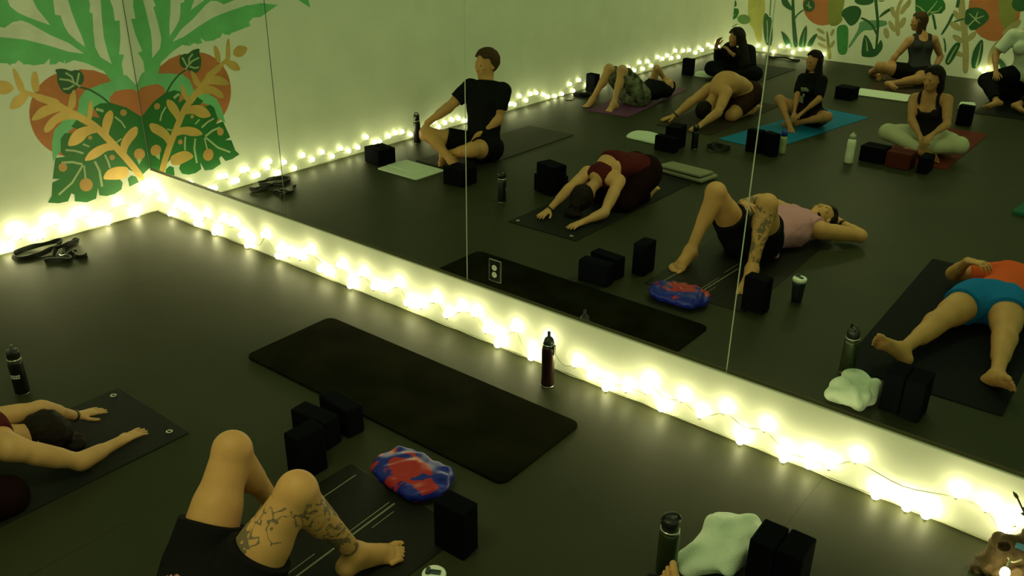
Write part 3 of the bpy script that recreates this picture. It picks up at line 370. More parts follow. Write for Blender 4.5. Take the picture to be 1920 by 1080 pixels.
POSES = {
 'man': {"pel":[1.056,-2.806,0.124],"nek":[1.003,-2.938,0.67],"hed":[0.951,-3.003,0.854],"shL":[0.825,-2.888,0.681],"shR":[1.184,-2.974,0.679],"elL":[0.732,-2.699,0.48],"elR":[1.185,-2.884,0.402],"wrL":[0.606,-2.523,0.337],"wrR":[1.062,-2.721,0.247],"haL":[0.574,-2.465,0.26],"haR":[1.024,-2.661,0.176],"hiL":[0.968,-2.785,0.124],"hiR":[1.144,-2.827,0.124],"knL":[0.65,-2.488,0.237],"knR":[1.231,-2.455,0.205],"anL":[1.025,-2.395,0.074],"anR":[0.839,-2.522,0.069],"toL":[1.148,-2.28,0.05],"toR":[0.955,-2.401,0.04]},
 'purple': {"pel":[0.953,-5.784,0.118],"nek":[1.032,-6.257,0.131],"hed":[1.017,-6.447,0.124],"shL":[0.874,-6.333,0.122],"shR":[1.19,-6.181,0.122],"elL":[0.954,-6.25,0.372],"elR":[0.926,-6.108,0.093],"wrL":[0.965,-6.444,0.228],"wrR":[0.758,-5.941,0.039],"haL":[1.023,-6.383,0.185],"haR":[0.681,-5.891,0.065],"hiL":[0.864,-5.799,0.118],"hiR":[1.042,-5.769,0.118],"knL":[0.688,-5.58,0.418],"knR":[0.893,-5.546,0.434],"anL":[0.606,-5.379,0.078],"anR":[0.918,-5.363,0.077],"toL":[0.604,-5.223,0.035],"toR":[0.906,-5.207,0.035]},
 'bare': {"pel":[2.168,-6.217,0.24],"nek":[2.025,-5.75,0.337],"hed":[1.934,-5.814,0.17],"shL":[1.859,-5.827,0.312],"shR":[2.177,-5.644,0.345],"elL":[1.829,-5.557,0.21],"elR":[2.224,-5.418,0.169],"wrL":[1.708,-5.389,0.054],"wrR":[2.131,-5.21,0.052],"haL":[1.646,-5.312,0.032],"haR":[2.125,-5.112,0.033],"hiL":[2.082,-6.243,0.24],"hiR":[2.254,-6.191,0.24],"knL":[1.919,-5.917,0.06],"knR":[2.206,-5.829,0.06],"anL":[2.078,-6.265,0.05],"anR":[2.269,-6.207,0.05],"toL":[2.154,-6.41,0.03],"toR":[2.288,-6.369,0.03]},
 'black': {"pel":[1.372,-7.912,0.12],"nek":[1.191,-8.18,0.449],"hed":[1.185,-8.088,0.612],"shL":[1.028,-8.209,0.401],"shR":[1.354,-8.154,0.495],"elL":[0.817,-8.316,0.272],"elR":[1.332,-8.327,0.289],"wrL":[0.779,-8.539,0.343],"wrR":[1.138,-8.266,0.415],"haL":[0.717,-8.567,0.407],"haR":[1.062,-8.243,0.466],"hiL":[1.284,-7.927,0.112],"hiR":[1.46,-7.897,0.128],"knL":[0.965,-8.106,0.15],"knR":[1.296,-7.574,0.15],"anL":[1.257,-7.859,0.07],"anR":[1.026,-7.845,0.07],"toL":[1.33,-7.72,0.05],"toR":[1.095,-7.706,0.04]},
 'girl': {"pel":[2.976,-6.169,0.106],"nek":[2.928,-6.217,0.542],"hed":[2.922,-6.172,0.71],"shL":[2.783,-6.278,0.505],"shR":[3.065,-6.134,0.54],"elL":[2.828,-6.091,0.342],"elR":[3.116,-5.968,0.357],"wrL":[2.871,-5.961,0.167],"wrR":[2.989,-5.87,0.203],"haL":[2.905,-5.887,0.138],"haR":[2.942,-5.828,0.143],"hiL":[2.896,-6.21,0.103],"hiR":[3.056,-6.128,0.109],"knL":[2.57,-6.237,0.286],"knR":[2.932,-6.474,0.179],"anL":[2.805,-6.02,0.112],"anR":[2.859,-6.133,0.065],"toL":[2.778,-6.152,0.051],"toR":[2.825,-6.273,0.035]},
 'tank': {"pel":[4.295,-5.977,0.13],"nek":[4.241,-5.879,0.582],"hed":[4.247,-5.796,0.749],"shL":[4.075,-5.894,0.538],"shR":[4.413,-5.864,0.582],"elL":[4.149,-5.715,0.35],"elR":[4.474,-5.735,0.353],"wrL":[4.3,-5.582,0.225],"wrR":[4.405,-5.521,0.279],"haL":[4.349,-5.511,0.189],"haR":[4.381,-5.444,0.232],"hiL":[4.205,-5.985,0.127],"hiR":[4.385,-5.969,0.133],"knL":[3.937,-5.866,0.192],"knR":[4.574,-5.661,0.221],"anL":[4.287,-5.734,0.081],"anR":[4.347,-5.937,0.064],"toL":[4.424,-5.661,0.05],"toR":[4.398,-5.79,0.04]},
 'back': {"pel":[3.199,-9.476,0.138],"nek":[3.105,-9.64,0.596],"hed":[3.03,-9.632,0.779],"shL":[2.971,-9.526,0.552],"shR":[3.256,-9.741,0.579],"elL":[2.884,-9.377,0.326],"elR":[3.36,-9.818,0.326],"wrL":[2.792,-9.318,0.099],"wrR":[3.348,-9.623,0.171],"haL":[2.759,-9.248,0.04],"haR":[3.367,-9.592,0.08],"hiL":[3.127,-9.422,0.136],"hiR":[3.271,-9.53,0.14],"knL":[2.76,-9.22,0.197],"knR":[3.3,-9.111,0.115],"anL":[2.56,-9.55,0.056],"anR":[3.051,-8.787,0.075],"toL":[2.693,-9.45,0.05],"toR":[3.198,-8.715,0.04]},
 'white': {"pel":[4.45,-9.364,0.318],"nek":[4.281,-9.604,0.768],"hed":[4.27,-9.618,0.962],"shL":[4.138,-9.689,0.703],"shR":[4.431,-9.531,0.821],"elL":[4.074,-9.853,0.485],"elR":[4.491,-9.467,0.56],"wrL":[4.127,-10.06,0.365],"wrR":[4.449,-9.235,0.503],"haL":[4.128,-10.156,0.364],"haR":[4.473,-9.187,0.425],"hiL":[4.371,-9.406,0.308],"hiR":[4.529,-9.322,0.328],"knL":[4.208,-8.951,0.195],"knR":[4.517,-9.018,0.246],"anL":[4.348,-9.298,0.063],"anR":[4.516,-8.658,0.071],"toL":[4.349,-9.137,0.05],"toR":[4.515,-8.5,0.04]},
 'maroon': {"pel":[2.801,-2.796,0.24],"nek":[2.713,-2.341,0.296],"hed":[2.631,-2.346,0.129],"shL":[2.55,-2.372,0.292],"shR":[2.875,-2.348,0.262],"elL":[2.567,-2.112,0.212],"elR":[2.894,-2.149,0.066],"wrL":[2.492,-1.937,0.053],"wrR":[2.839,-1.903,0.043],"haL":[2.494,-1.836,0.037],"haR":[2.821,-1.808,0.033],"hiL":[2.719,-2.812,0.24],"hiR":[2.883,-2.78,0.24],"knL":[2.6,-2.494,0.06],"knR":[2.874,-2.441,0.06],"anL":[2.713,-2.833,0.05],"anR":[2.896,-2.798,0.05],"toL":[2.771,-2.985,0.03],"toR":[2.899,-2.96,0.03]},
 'tattoo': {"pel":[4.088,-2.258,0.168],"nek":[4.239,-2.825,0.172],"hed":[4.285,-3.029,0.177],"shL":[4.129,-2.983,0.194],"shR":[4.388,-2.709,0.14],"elL":[3.828,-2.991,0.182],"elR":[4.607,-2.915,0.078],"wrL":[3.778,-2.73,0.195],"wrR":[4.438,-3.122,0.089],"haL":[3.866,-2.684,0.164],"haR":[4.348,-3.158,0.13],"hiL":[4.001,-2.281,0.168],"hiR":[4.175,-2.235,0.168],"knL":[3.891,-1.968,0.499],"knR":[4.266,-1.968,0.496],"anL":[3.836,-1.784,0.104],"anR":[4.31,-1.782,0.104],"toL":[3.824,-1.621,0.034],"toR":[4.324,-1.62,0.033]},
 'orange': {"pel":[5.672,-2.175,0.148],"nek":[5.782,-2.653,0.14],"hed":[5.817,-2.845,0.13],"shL":[5.601,-2.65,0.14],"shR":[5.963,-2.655,0.14],"elL":[5.324,-2.671,0.076],"elR":[6.236,-2.587,0.1],"wrL":[5.454,-2.57,0.262],"wrR":[6.046,-2.526,0.25],"haL":[5.536,-2.522,0.283],"haR":[6.077,-2.469,0.323],"hiL":[5.584,-2.195,0.148],"hiR":[5.76,-2.155,0.148],"knL":[5.483,-1.719,0.102],"knR":[5.84,-1.801,0.088],"anL":[5.42,-1.309,0.078],"anR":[5.894,-1.392,0.051],"toL":[5.302,-1.223,0.172],"toR":[5.987,-1.279,0.13]},
}
# ------------------------------------------------------------------ room shell
WALL = mat('wall_paint', (0.92, 0.93, 0.80), 0.72, noise=0.03, nscale=3, bump=0.08, bscale=180)
ROOM_L = 10.34
MZ0, MZ1 = 0.3447, 2.30

def floor_material():
    m = mat('rubber_floor', (0.03, 0.03, 0.02), 0.5, spec=0.12)
    nt = m.node_tree; b = nt.nodes['Principled BSDF']
    tc = nt.nodes.new('ShaderNodeTexCoord')
    sx = nt.nodes.new('ShaderNodeSeparateXYZ')
    nt.links.new(tc.outputs['Object'], sx.inputs[0])
    # seams between the rolls every 2.14 m, first one 1.2 m from the left wall
    a = nt.nodes.new('ShaderNodeMath'); a.operation = 'SUBTRACT'; a.inputs[1].default_value = 1.2
    nt.links.new(sx.outputs['X'], a.inputs[0])
    w = nt.nodes.new('ShaderNodeMath'); w.operation = 'WRAP'; w.inputs[1].default_value = 1.07; w.inputs[2].default_value = -1.07
    nt.links.new(a.outputs[0], w.inputs[0])
    ab = nt.nodes.new('ShaderNodeMath'); ab.operation = 'ABSOLUTE'
    nt.links.new(w.outputs[0], ab.inputs[0])
    lt = nt.nodes.new('ShaderNodeMath'); lt.operation = 'LESS_THAN'; lt.inputs[1].default_value = 0.003
    nt.links.new(ab.outputs[0], lt.inputs[0])
    n = nt.nodes.new('ShaderNodeTexNoise'); n.inputs['Scale'].default_value = 1.3; n.inputs['Detail'].default_value = 5
    nt.links.new(tc.outputs['Object'], n.inputs['Vector'])
    cr = nt.nodes.new('ShaderNodeValToRGB')
    cr.color_ramp.elements[0].position = 0.3; cr.color_ramp.elements[0].color = (0.024, 0.028, 0.013, 1)
    cr.color_ramp.elements[1].position = 0.7; cr.color_ramp.elements[1].color = (0.036, 0.037, 0.018, 1)
    nt.links.new(n.outputs['Fac'], cr.inputs['Fac'])
    mx = nt.nodes.new('ShaderNodeMixRGB'); mx.inputs['Color2'].default_value = (0.02, 0.02, 0.016, 1)
    nt.links.new(lt.outputs[0], mx.inputs['Fac']); nt.links.new(cr.outputs[0], mx.inputs['Color1'])
    nt.links.new(mx.outputs[0], b.inputs['Base Color'])
    n3 = nt.nodes.new('ShaderNodeTexNoise'); n3.inputs['Scale'].default_value = 300
    nt.links.new(tc.outputs['Object'], n3.inputs['Vector'])
    bp = nt.nodes.new('ShaderNodeBump'); bp.inputs['Strength'].default_value = 0.12; bp.inputs['Distance'].default_value = 0.002
    nt.links.new(n3.outputs['Fac'], bp.inputs['Height']); nt.links.new(bp.outputs[0], b.inputs['Normal'])
    return m

bm = bmesh.new(); box(bm, 4.5, -ROOM_L / 2, -0.05, 9.2, ROOM_L + 0.2, 0.1)
tag(mesh_obj('floor', bm, floor_material()), kind='structure')
bm = bmesh.new(); box(bm, -0.05, -ROOM_L / 2, 1.5, 0.1, ROOM_L + 0.2, 3.0)
wall_left = tag(mesh_obj('wall_left', bm, WALL), kind='structure')
bm = bmesh.new(); box(bm, 4.5, 0.055, 1.5, 9.2, 0.1, 3.0)
wall_mirror = tag(mesh_obj('wall_front', bm, WALL), kind='structure')
bm = bmesh.new(); box(bm, 4.5, -ROOM_L - 0.05, 1.5, 9.2, 0.1, 3.0)
wall_back = tag(mesh_obj('wall_back', bm, WALL), kind='structure')

# mural paint: thin coats over the wall
PAINT = {
    'pale': ((0.92, 0.93, 0.80), 0.7, 0), 'orange': ((0.62, 0.20, 0.07), 0.6, 0), 'frond': ((0.18, 0.62, 0.24), 0.6, 0),
    'mint': ((0.20, 0.60, 0.28), 0.6, 0), 'monstera': ((0.02, 0.17, 0.03), 0.55, 0), 'leafdark': ((0.03, 0.13, 0.045), 0.55, 0),
    'veins': ((0.45, 0.55, 0.30), 0.6, 0), 'fruit': ((0.60, 0.33, 0.10), 0.6, 0), 'gold': ((0.78, 0.50, 0.15), 0.42, 0.25),
    'yellow': ((0.62, 0.58, 0.16), 0.6, 0), 'olive': ((0.33, 0.33, 0.08), 0.6, 0), 'greenmid': ((0.07, 0.33, 0.09), 0.6, 0),
    'teal': ((0.16, 0.38, 0.20), 0.6, 0), 'sand': ((0.50, 0.42, 0.20), 0.6, 0), 'leafmid': ((0.16, 0.32, 0.10), 0.6, 0)}
PAINT_M = {k: mat('paint_' + k, v[0], v[1], v[2], noise=0.10, nscale=5) for k, v in PAINT.items()}

def mural(name, polys, to3, eps, parent, label):
    names = sorted({c for c, p in polys})
    bm = bmesh.new()
    for i, (c, p) in enumerate(polys):
        if c in ('gold', 'olive', 'yellow', 'teal', 'sand', 'greenmid', 'leafdark') and len(p) > 4:
            for _ in range(2):
                p = [q for a, b in zip(p, p[1:] + p[:1]) for q in ((a[0] * .78 + b[0] * .22, a[1] * .78 + b[1] * .22), (a[0] * .22 + b[0] * .78, a[1] * .22 + b[1] * .78))]
        d = 0.0006 + eps * i
        vs = [bm.verts.new(to3(a, b, d)) for a, b in p]
        es = [bm.edges.new((vs[k], vs[(k + 1) % len(vs)])) for k in range(len(vs))]
        r = bmesh.ops.triangle_fill(bm, use_beauty=True, use_dissolve=False, edges=es)
        for g in r['geom']:
            if isinstance(g, bmesh.types.BMFace): g.material_index = names.index(c)
    o = mesh_obj(name, bm, [PAINT_M[n] for n in names], parent)
    o['label'] = label
    return o
mural('mural', MURAL_LEFT, lambda a, b, d: (d, a, b), 0.00004, wall_left, 'painted tropical leaves, gold branch and orange disc')
mural('mural', MURAL_BACK, lambda a, b, d: (a, -ROOM_L + d, b), 0.00004, wall_back, 'painted green plants with orange and yellow shapes')

# mirror panels
def mirror_material():
    m = bpy.data.materials.new('mirror_glass'); m.use_nodes = True
    nt = m.node_tree; nt.nodes.remove(nt.nodes['Principled BSDF'])
    g = nt.nodes.new('ShaderNodeBsdfGlossy'); g.inputs['Roughness'].default_value = 0.0
    g.inputs['Color'].default_value = (0.80, 0.86, 0.80, 1)
    nt.links.new(g.outputs[0], nt.nodes['Material Output'].inputs['Surface'])
    return m
MIRROR = mirror_material()
EDGE = mat('mirror_edge', (0.05, 0.06, 0.04), 0.4)
EDGE_OLIVE = mat('mirror_edge_olive', (0.085, 0.075, 0.03), 0.5)
EDGE_PALE = mat('mirror_edge_pale', (0.55, 0.60, 0.48), 0.4)
seams = [0.004, 1.6887, 3.3267, 4.9513, 6.60, 8.25]
mlab = ['mirror panel in the corner by the mural wall', 'second mirror panel from the mural corner',
        'mirror panel with the power outlet, third from the corner', 'mirror panel above the wide part of the lit strip, fourth from the corner',
        'mirror panel farthest right along the wall']
for i in range(5):
    x0, x1 = seams[i] + 0.0015, seams[i + 1] - 0.0015
    e = empty('mirror_panel', ((x0 + x1) / 2, 0, MZ0), 0, mlab[i], 'mirror', 'mirror panels on the wall')
    w = x1 - x0
    bm = bmesh.new()
    box(bm, 0, 0.0024, (MZ1 - MZ0) / 2, w, 0.0048, MZ1 - MZ0)
    if i == 2:
        pass
    mesh_obj('glass', bm, MIRROR, e)
    bm = bmesh.new()
    box(bm, w / 2 + 0.0015, -0.0004, (MZ1 - MZ0) / 2, 0.0050, 0.0012, MZ1 - MZ0)
    mesh_obj('seam_strip', bm, EDGE if i == 0 else EDGE_PALE, e)
    bm = bmesh.new()
    box(bm, 0, -0.0006, 0.008, w, 0.0016, 0.017)
    mesh_obj('dark_bevel', bm, EDGE_OLIVE, e)
    if i == 0:
        bm = bmesh.new(); box(bm, -w / 2 + 0.003, -0.0004, (MZ1 - MZ0) / 2, 0.007, 0.0012, MZ1 - MZ0)
        mesh_obj('seam_strip', bm, EDGE, e)
bm = bmesh.new(); box(bm, 4.5, -0.001, MZ0 - 0.004, 9.0, 0.012, 0.006)
tag(mesh_obj('trim_1', bm, EDGE_PALE), kind='structure')

# power outlet let into the mirror
e = empty('power_outlet', (3.534, 0, 0.467), 0, 'dark double power outlet let into the mirror above the wide dark mat', 'power outlet')
bm = bmesh.new(); box(bm, 0, -0.003, 0, 0.078, 0.005, 0.122, 0.002)
mesh_obj('cover_plate', bm, mat('outlet_black', (0.006, 0.007, 0.005), 0.35), e)
RECEP = mat('outlet_grey', (0.75, 0.8, 0.68), 0.5)
for dz in (0.021, -0.021):
    bm = bmesh.new(); lathe(bm, [(0, -0.002), (0.0165, -0.002), (0.0165, 0.003), (0.0145, 0.004), (0, 0.004)], 20)
    bmesh.ops.rotate(bm, verts=bm.verts, cent=(0, 0, 0), matrix=Matrix.Rotation(math.radians(90), 3, 'X'))
    bmesh.ops.translate(bm, verts=bm.verts, vec=(0, -0.005, dz))
    r = mesh_obj('receptacle', bm, RECEP, e)
    bm = bmesh.new()
    for dx in (-0.006, 0.006): box(bm, dx, -0.0092, dz + 0.003, 0.002, 0.001, 0.008)
    mesh_obj('slots', bm, EDGE, r)
bm = bmesh.new()
for (dx, dz, sx, sz) in ((0, 0.064, 0.086, 0.003), (0, -0.064, 0.086, 0.003), (0.0425, 0, 0.003, 0.131), (-0.0425, 0, 0.0015, 0.131)):
    box(bm, dx, -0.002, dz, sx, 0.003, sz)
mesh_obj('plate_rim', bm, mat('outlet_rim', (0.6, 0.65, 0.5), 0.25, 0.8), e)
# ------------------------------------------------------------------ string lights
BULB_M = emit('bulb_glow', BULB_RGB, BULB)
CORD = mat('cord', (0.35, 0.36, 0.22), 0.5)
bm = bmesh.new()
bmesh.ops.create_icosphere(bm, subdivisions=2, radius=0.0215)
for v in bm.verts:
    v.co.z *= 1.15
bulb_mesh = bpy.data.meshes.new('bulb'); bm.to_mesh(bulb_mesh); bm.free()
bulb_mesh.polygons.foreach_set('use_smooth', [True] * len(bulb_mesh.polygons))
bulb_mesh.materials.append(BULB_M)

def string_light(pts, frame, label, seed, span=None):
    """pts: (along, height); frame maps (along, off, z) to the room."""
    rnd = random.Random(seed)
    base = frame(pts[0][0], 0, 0)
    e = empty('string_light', base, 0, label, 'string lights', 'string lights along the wall bases')
    B = Vector(base)
    bm = bmesh.new()
    up = [(a, z) for a, z in pts if z > 0.07]
    lo = [(a, z) for a, z in pts if z <= 0.07]
    path = []
    for k, (a, z) in enumerate(up):
        path.append(Vector(frame(a, 0.016, max(0.07, z - 0.032))) - B)
        if k + 1 < len(up):
            b, zb = up[k + 1]
            if b - a > 0.12:
                path.append(Vector(frame((a + b) / 2, 0.012, max(0.055, min(z, zb) - 0.045 - 0.05 * min(0.4, b - a)))) - B)
    if len(path) > 1: tube(bm, smooth_path(path, 4), 0.0024, 5)
    a0, a1 = (pts[0][0], pts[-1][0]) if span is None else span
    n = max(4, int((a1 - a0) / 0.09))
    path = [Vector(frame(a0 + (a1 - a0) * i / n, 0.012 + 0.006 * rnd.random(), 0.007 + 0.006 * rnd.random())) - B for i in range(n + 1)]
    tube(bm, smooth_path(path, 3), 0.0030, 5)
    for (a, z) in pts:
        zz = max(z, 0.030)
        p = Vector(frame(a, 0.03, zz)) - B
        d = -0.030 if z > 0.07 else -0.024
        tube(bm, [p + Vector((0, 0, d)), p + Vector((0, 0, d * 0.5))], 0.008, 6)
    mesh_obj('cord', bm, CORD, e, smooth=True)
    for (a, z) in pts:
        o = bpy.data.objects.new('bulb', bulb_mesh)
        o.location = Vector(frame(a, 0.03, max(z, 0.030))) - B
        o.rotation_euler = (rnd.uniform(-.4, .4), rnd.uniform(-.4, .4), 0)
        link(o, e)
    return e
mw = [p for p in BULBS['mw'] if p[0] > 0.035]
string_light(mw, lambda a, o, z: (a, -o, z), 'long string of glowing warm bulbs at the base of the mirror wall', 1, (0.03, 6.6))
lw = [p for p in BULBS['lw']]
string_light([p for p in lw if p[0] > -1.6], lambda a, o, z: (o, a, z), 'string of glowing warm bulbs under the painted leaves on the left wall', 2, (-1.6, -0.04))
string_light([p for p in lw if p[0] <= -1.6], lambda a, o, z: (o, a, z), 'string of glowing warm bulbs along the unpainted part of the left wall', 3, (-10.2, -1.6))
bw = [p for p in BULBS['bw'] if p[0] > 0.05]
string_light(bw, lambda a, o, z: (a, -ROOM_L + o, z), 'short string of glowing warm bulbs along the far back wall beside the corner', 4)
string_light(BULBS['cl'], lambda a, o, z: (a, -ROOM_L + o, z), 'small bright clump of glowing bulbs at the far back wall under the orange paint', 5)
# ------------------------------------------------------------------ continuous figures: blended limbs, meshed once
A3 = lambda v: np.array(v, dtype=np.float64)
def nrm(v):
    v = A3(v); n = np.linalg.norm(v)
    return v / n if n > 1e-9 else v
def lerp(a, b, t): return A3(a) * (1 - t) + A3(b) * t

def cone(a, b, ra, rb, k=0.02, flat=None, cuts=()):
    return ('c', A3(a), A3(b), ra, rb, k, flat, tuple(cuts))
def ell(c, rad, ax, k=0.02, cuts=()):
    return ('e', A3(c), A3(rad), np.array(ax, dtype=np.float64), 0, k, None, tuple(cuts))
def inflate(ps, t, k=None, cuts=()):
    out = []
    for p in ps:
        kk = p[5] if k is None else k
        cc = p[7] + tuple(cuts)
        if p[0] == 'c': out.append(('c', p[1], p[2], p[3] + t, p[4] + t, kk, p[6], cc))
        else: out.append(('e', p[1], p[2] + t, p[3], 0, kk, None, cc))
    return out

def pdist(p, X):
    if p[0] == 'c':
        a, b, ra, rb = p[1], p[2], p[3], p[4]
        ab = b - a; L2 = max(1e-9, float(ab @ ab))
        t = np.clip(((X - a) @ ab) / L2, 0, 1)
        v = X - a - t[..., None] * ab
        r = ra + (rb - ra) * t
        if p[6] is not None:
            n, s = p[6]
            vn = v @ n
            d = np.sqrt(np.maximum(0, (v * v).sum(-1) - vn * vn + (vn / s) ** 2))
            return (d - r) * (0.5 + 0.5 * s)
        return np.sqrt((v * v).sum(-1)) - r
    q = (X - p[1]) @ p[3].T / p[2]
    n = np.sqrt((q * q).sum(-1))
    return (n - 1) * p[2].min() * 0.5 + (n - 1) * p[2].mean() * 0.5

def bbox(p):
    if p[0] == 'c':
        r = max(p[3], p[4])
        return np.minimum(p[1], p[2]) - r, np.maximum(p[1], p[2]) + r
    r = p[2].max()
    return p[1] - r, p[1] + r

def build_sdf(prims, h, cuts=(), noise=None, subtract=()):
    lo = np.min([bbox(p)[0] for p in prims], axis=0) - 3 * h
    hi = np.max([bbox(p)[1] for p in prims], axis=0) + 3 * h
    n = np.ceil((hi - lo) / h).astype(int) + 1
    F = np.full(n, 0.5, dtype=np.float32)
    ax = [lo[i] + h * np.arange(n[i]) for i in range(3)]
    def region(a, b):
        i0 = np.maximum(0, np.floor((a - lo) / h).astype(int)); i1 = np.minimum(n, np.ceil((b - lo) / h).astype(int) + 1)
        return i0, i1
    def pts(i0, i1):
        g = np.meshgrid(ax[0][i0[0]:i1[0]], ax[1][i0[1]:i1[1]], ax[2][i0[2]:i1[2]], indexing='ij')
        return np.stack(g, -1)
    for p in prims:
        k = p[5]; a, b = bbox(p); i0, i1 = region(a - 2 * k - 2 * h, b + 2 * k + 2 * h)
        if (i1 <= i0).any(): continue
        X = pts(i0, i1)
        d = pdist(p, X)
        for (o, nn) in p[7]:
            d = np.maximum(d, (X - o) @ nn)
        sl = (slice(i0[0], i1[0]), slice(i0[1], i1[1]), slice(i0[2], i1[2]))
        f = F[sl]
        hh = np.clip(0.5 + 0.5 * (f - d) / max(k, 1e-5), 0, 1)
        F[sl] = f + (d - f) * hh - k * hh * (1 - hh)
    X = None
    if cuts or noise:
        X = pts(np.zeros(3, int), n)
        if noise:
            amp, fr = noise[0], noise[1]
            F += (amp * np.sin(X[..., 0] * fr + 2.1 * np.sin(X[..., 2] * fr * .7)) * np.sin(X[..., 1] * fr * 1.13 + 1.7 * np.sin(X[..., 0] * fr * .6)) * np.sin(X[..., 2] * fr * .9 + 1.3)).astype(np.float32)
        for (o, nn) in cuts:
            F = np.maximum(F, ((X - A3(o)) @ A3(nn)).astype(np.float32))
    for p in subtract:
        a, b = bbox(p); i0, i1 = region(a - 3 * h, b + 3 * h)
        if (i1 <= i0).any(): continue
        Xs = pts(i0, i1); d = pdist(p, Xs)
        sl = (slice(i0[0], i1[0]), slice(i0[1], i1[1]), slice(i0[2], i1[2]))
        F[sl] = np.maximum(F[sl], -d)
    return surface_nets(F, lo, h)

def surface_nets(F, lo, h):
    S = F < 0
    nx, ny, nz = F.shape
    cnt = np.zeros((nx - 1, ny - 1, nz - 1), np.uint8)
    for dx in (0, 1):
        for dy in (0, 1):
            for dz in (0, 1):
                cnt += S[dx:nx - 1 + dx, dy:ny - 1 + dy, dz:nz - 1 + dz]
    act = np.argwhere((cnt > 0) & (cnt < 8))
    idx = np.full(cnt.shape, -1, np.int64)
    idx[act[:, 0], act[:, 1], act[:, 2]] = np.arange(len(act))
    acc = np.zeros((len(act), 3)); w = np.zeros(len(act))
    C8 = [(a, b, c) for a in (0, 1) for b in (0, 1) for c in (0, 1)]
    for i, c in enumerate(C8):
        for d in C8[i + 1:]:
            if sum(abs(c[j] - d[j]) for j in range(3)) != 1: continue
            fa = F[act[:, 0] + c[0], act[:, 1] + c[1], act[:, 2] + c[2]]
            fb = F[act[:, 0] + d[0], act[:, 1] + d[1], act[:, 2] + d[2]]
            m = (fa < 0) != (fb < 0)
            t = np.where(m, fa / np.where(m, fa - fb, 1), 0)
            pt = A3(c)[None] + t[:, None] * (A3(d) - A3(c))[None]
            acc[m] += pt[m]; w[m] += 1
    V = lo + h * (act + acc / w[:, None])
    quads = []
    for axis in range(3):
        sl0 = [slice(None)] * 3; sl1 = [slice(None)] * 3
        sl0[axis] = slice(0, -1); sl1[axis] = slice(1, None)
        a, b = S[tuple(sl0)], S[tuple(sl1)]
        e = np.argwhere(a != b)
        u, v = [i for i in range(3) if i != axis]
        ok = (e[:, u] > 0) & (e[:, v] > 0) & (e[:, u] < F.shape[u] - 1) & (e[:, v] < F.shape[v] - 1)
        e = e[ok]
        flip = a[e[:, 0], e[:, 1], e[:, 2]]
        def g(du, dv):
            q = e.copy(); q[:, u] -= du; q[:, v] -= dv
            return idx[q[:, 0], q[:, 1], q[:, 2]]
        Q = np.stack([g(1, 1), g(0, 1), g(0, 0), g(1, 0)], 1)
        if axis == 1: flip = ~flip
        Q[~flip] = Q[~flip][:, ::-1]
        quads.append(Q)
    Q = np.concatenate(quads)
    Q = Q[(Q >= 0).all(1)]
    return V, Q

def sdf_obj(name, prims, h, m, parent, base, attr=None, **kw):
    V, Q = build_sdf(prims, h, **kw)
    me = bpy.data.meshes.new(name)
    Vl = (V - A3(base)).astype(np.float32)
    me.vertices.add(len(V)); me.vertices.foreach_set('co', Vl.ravel())
    me.loops.add(Q.size); me.loops.foreach_set('vertex_index', Q.ravel().astype(np.int32))
    me.polygons.add(len(Q))
    me.polygons.foreach_set('loop_start', np.arange(0, Q.size, 4, dtype=np.int32))
    me.polygons.foreach_set('loop_total', np.full(len(Q), 4, dtype=np.int32))
    me.update(calc_edges=True); me.validate()
    me.polygons.foreach_set('use_smooth', [True] * len(me.polygons))
    me.materials.append(m)
    if attr is not None:
        at = me.attributes.new('ink', 'FLOAT', 'POINT')
        at.data.foreach_set('value', attr(V).astype(np.float32))
    o = bpy.data.objects.new(name, me)
    if parent is None: o.location = tuple(base)
    return link(o, parent)

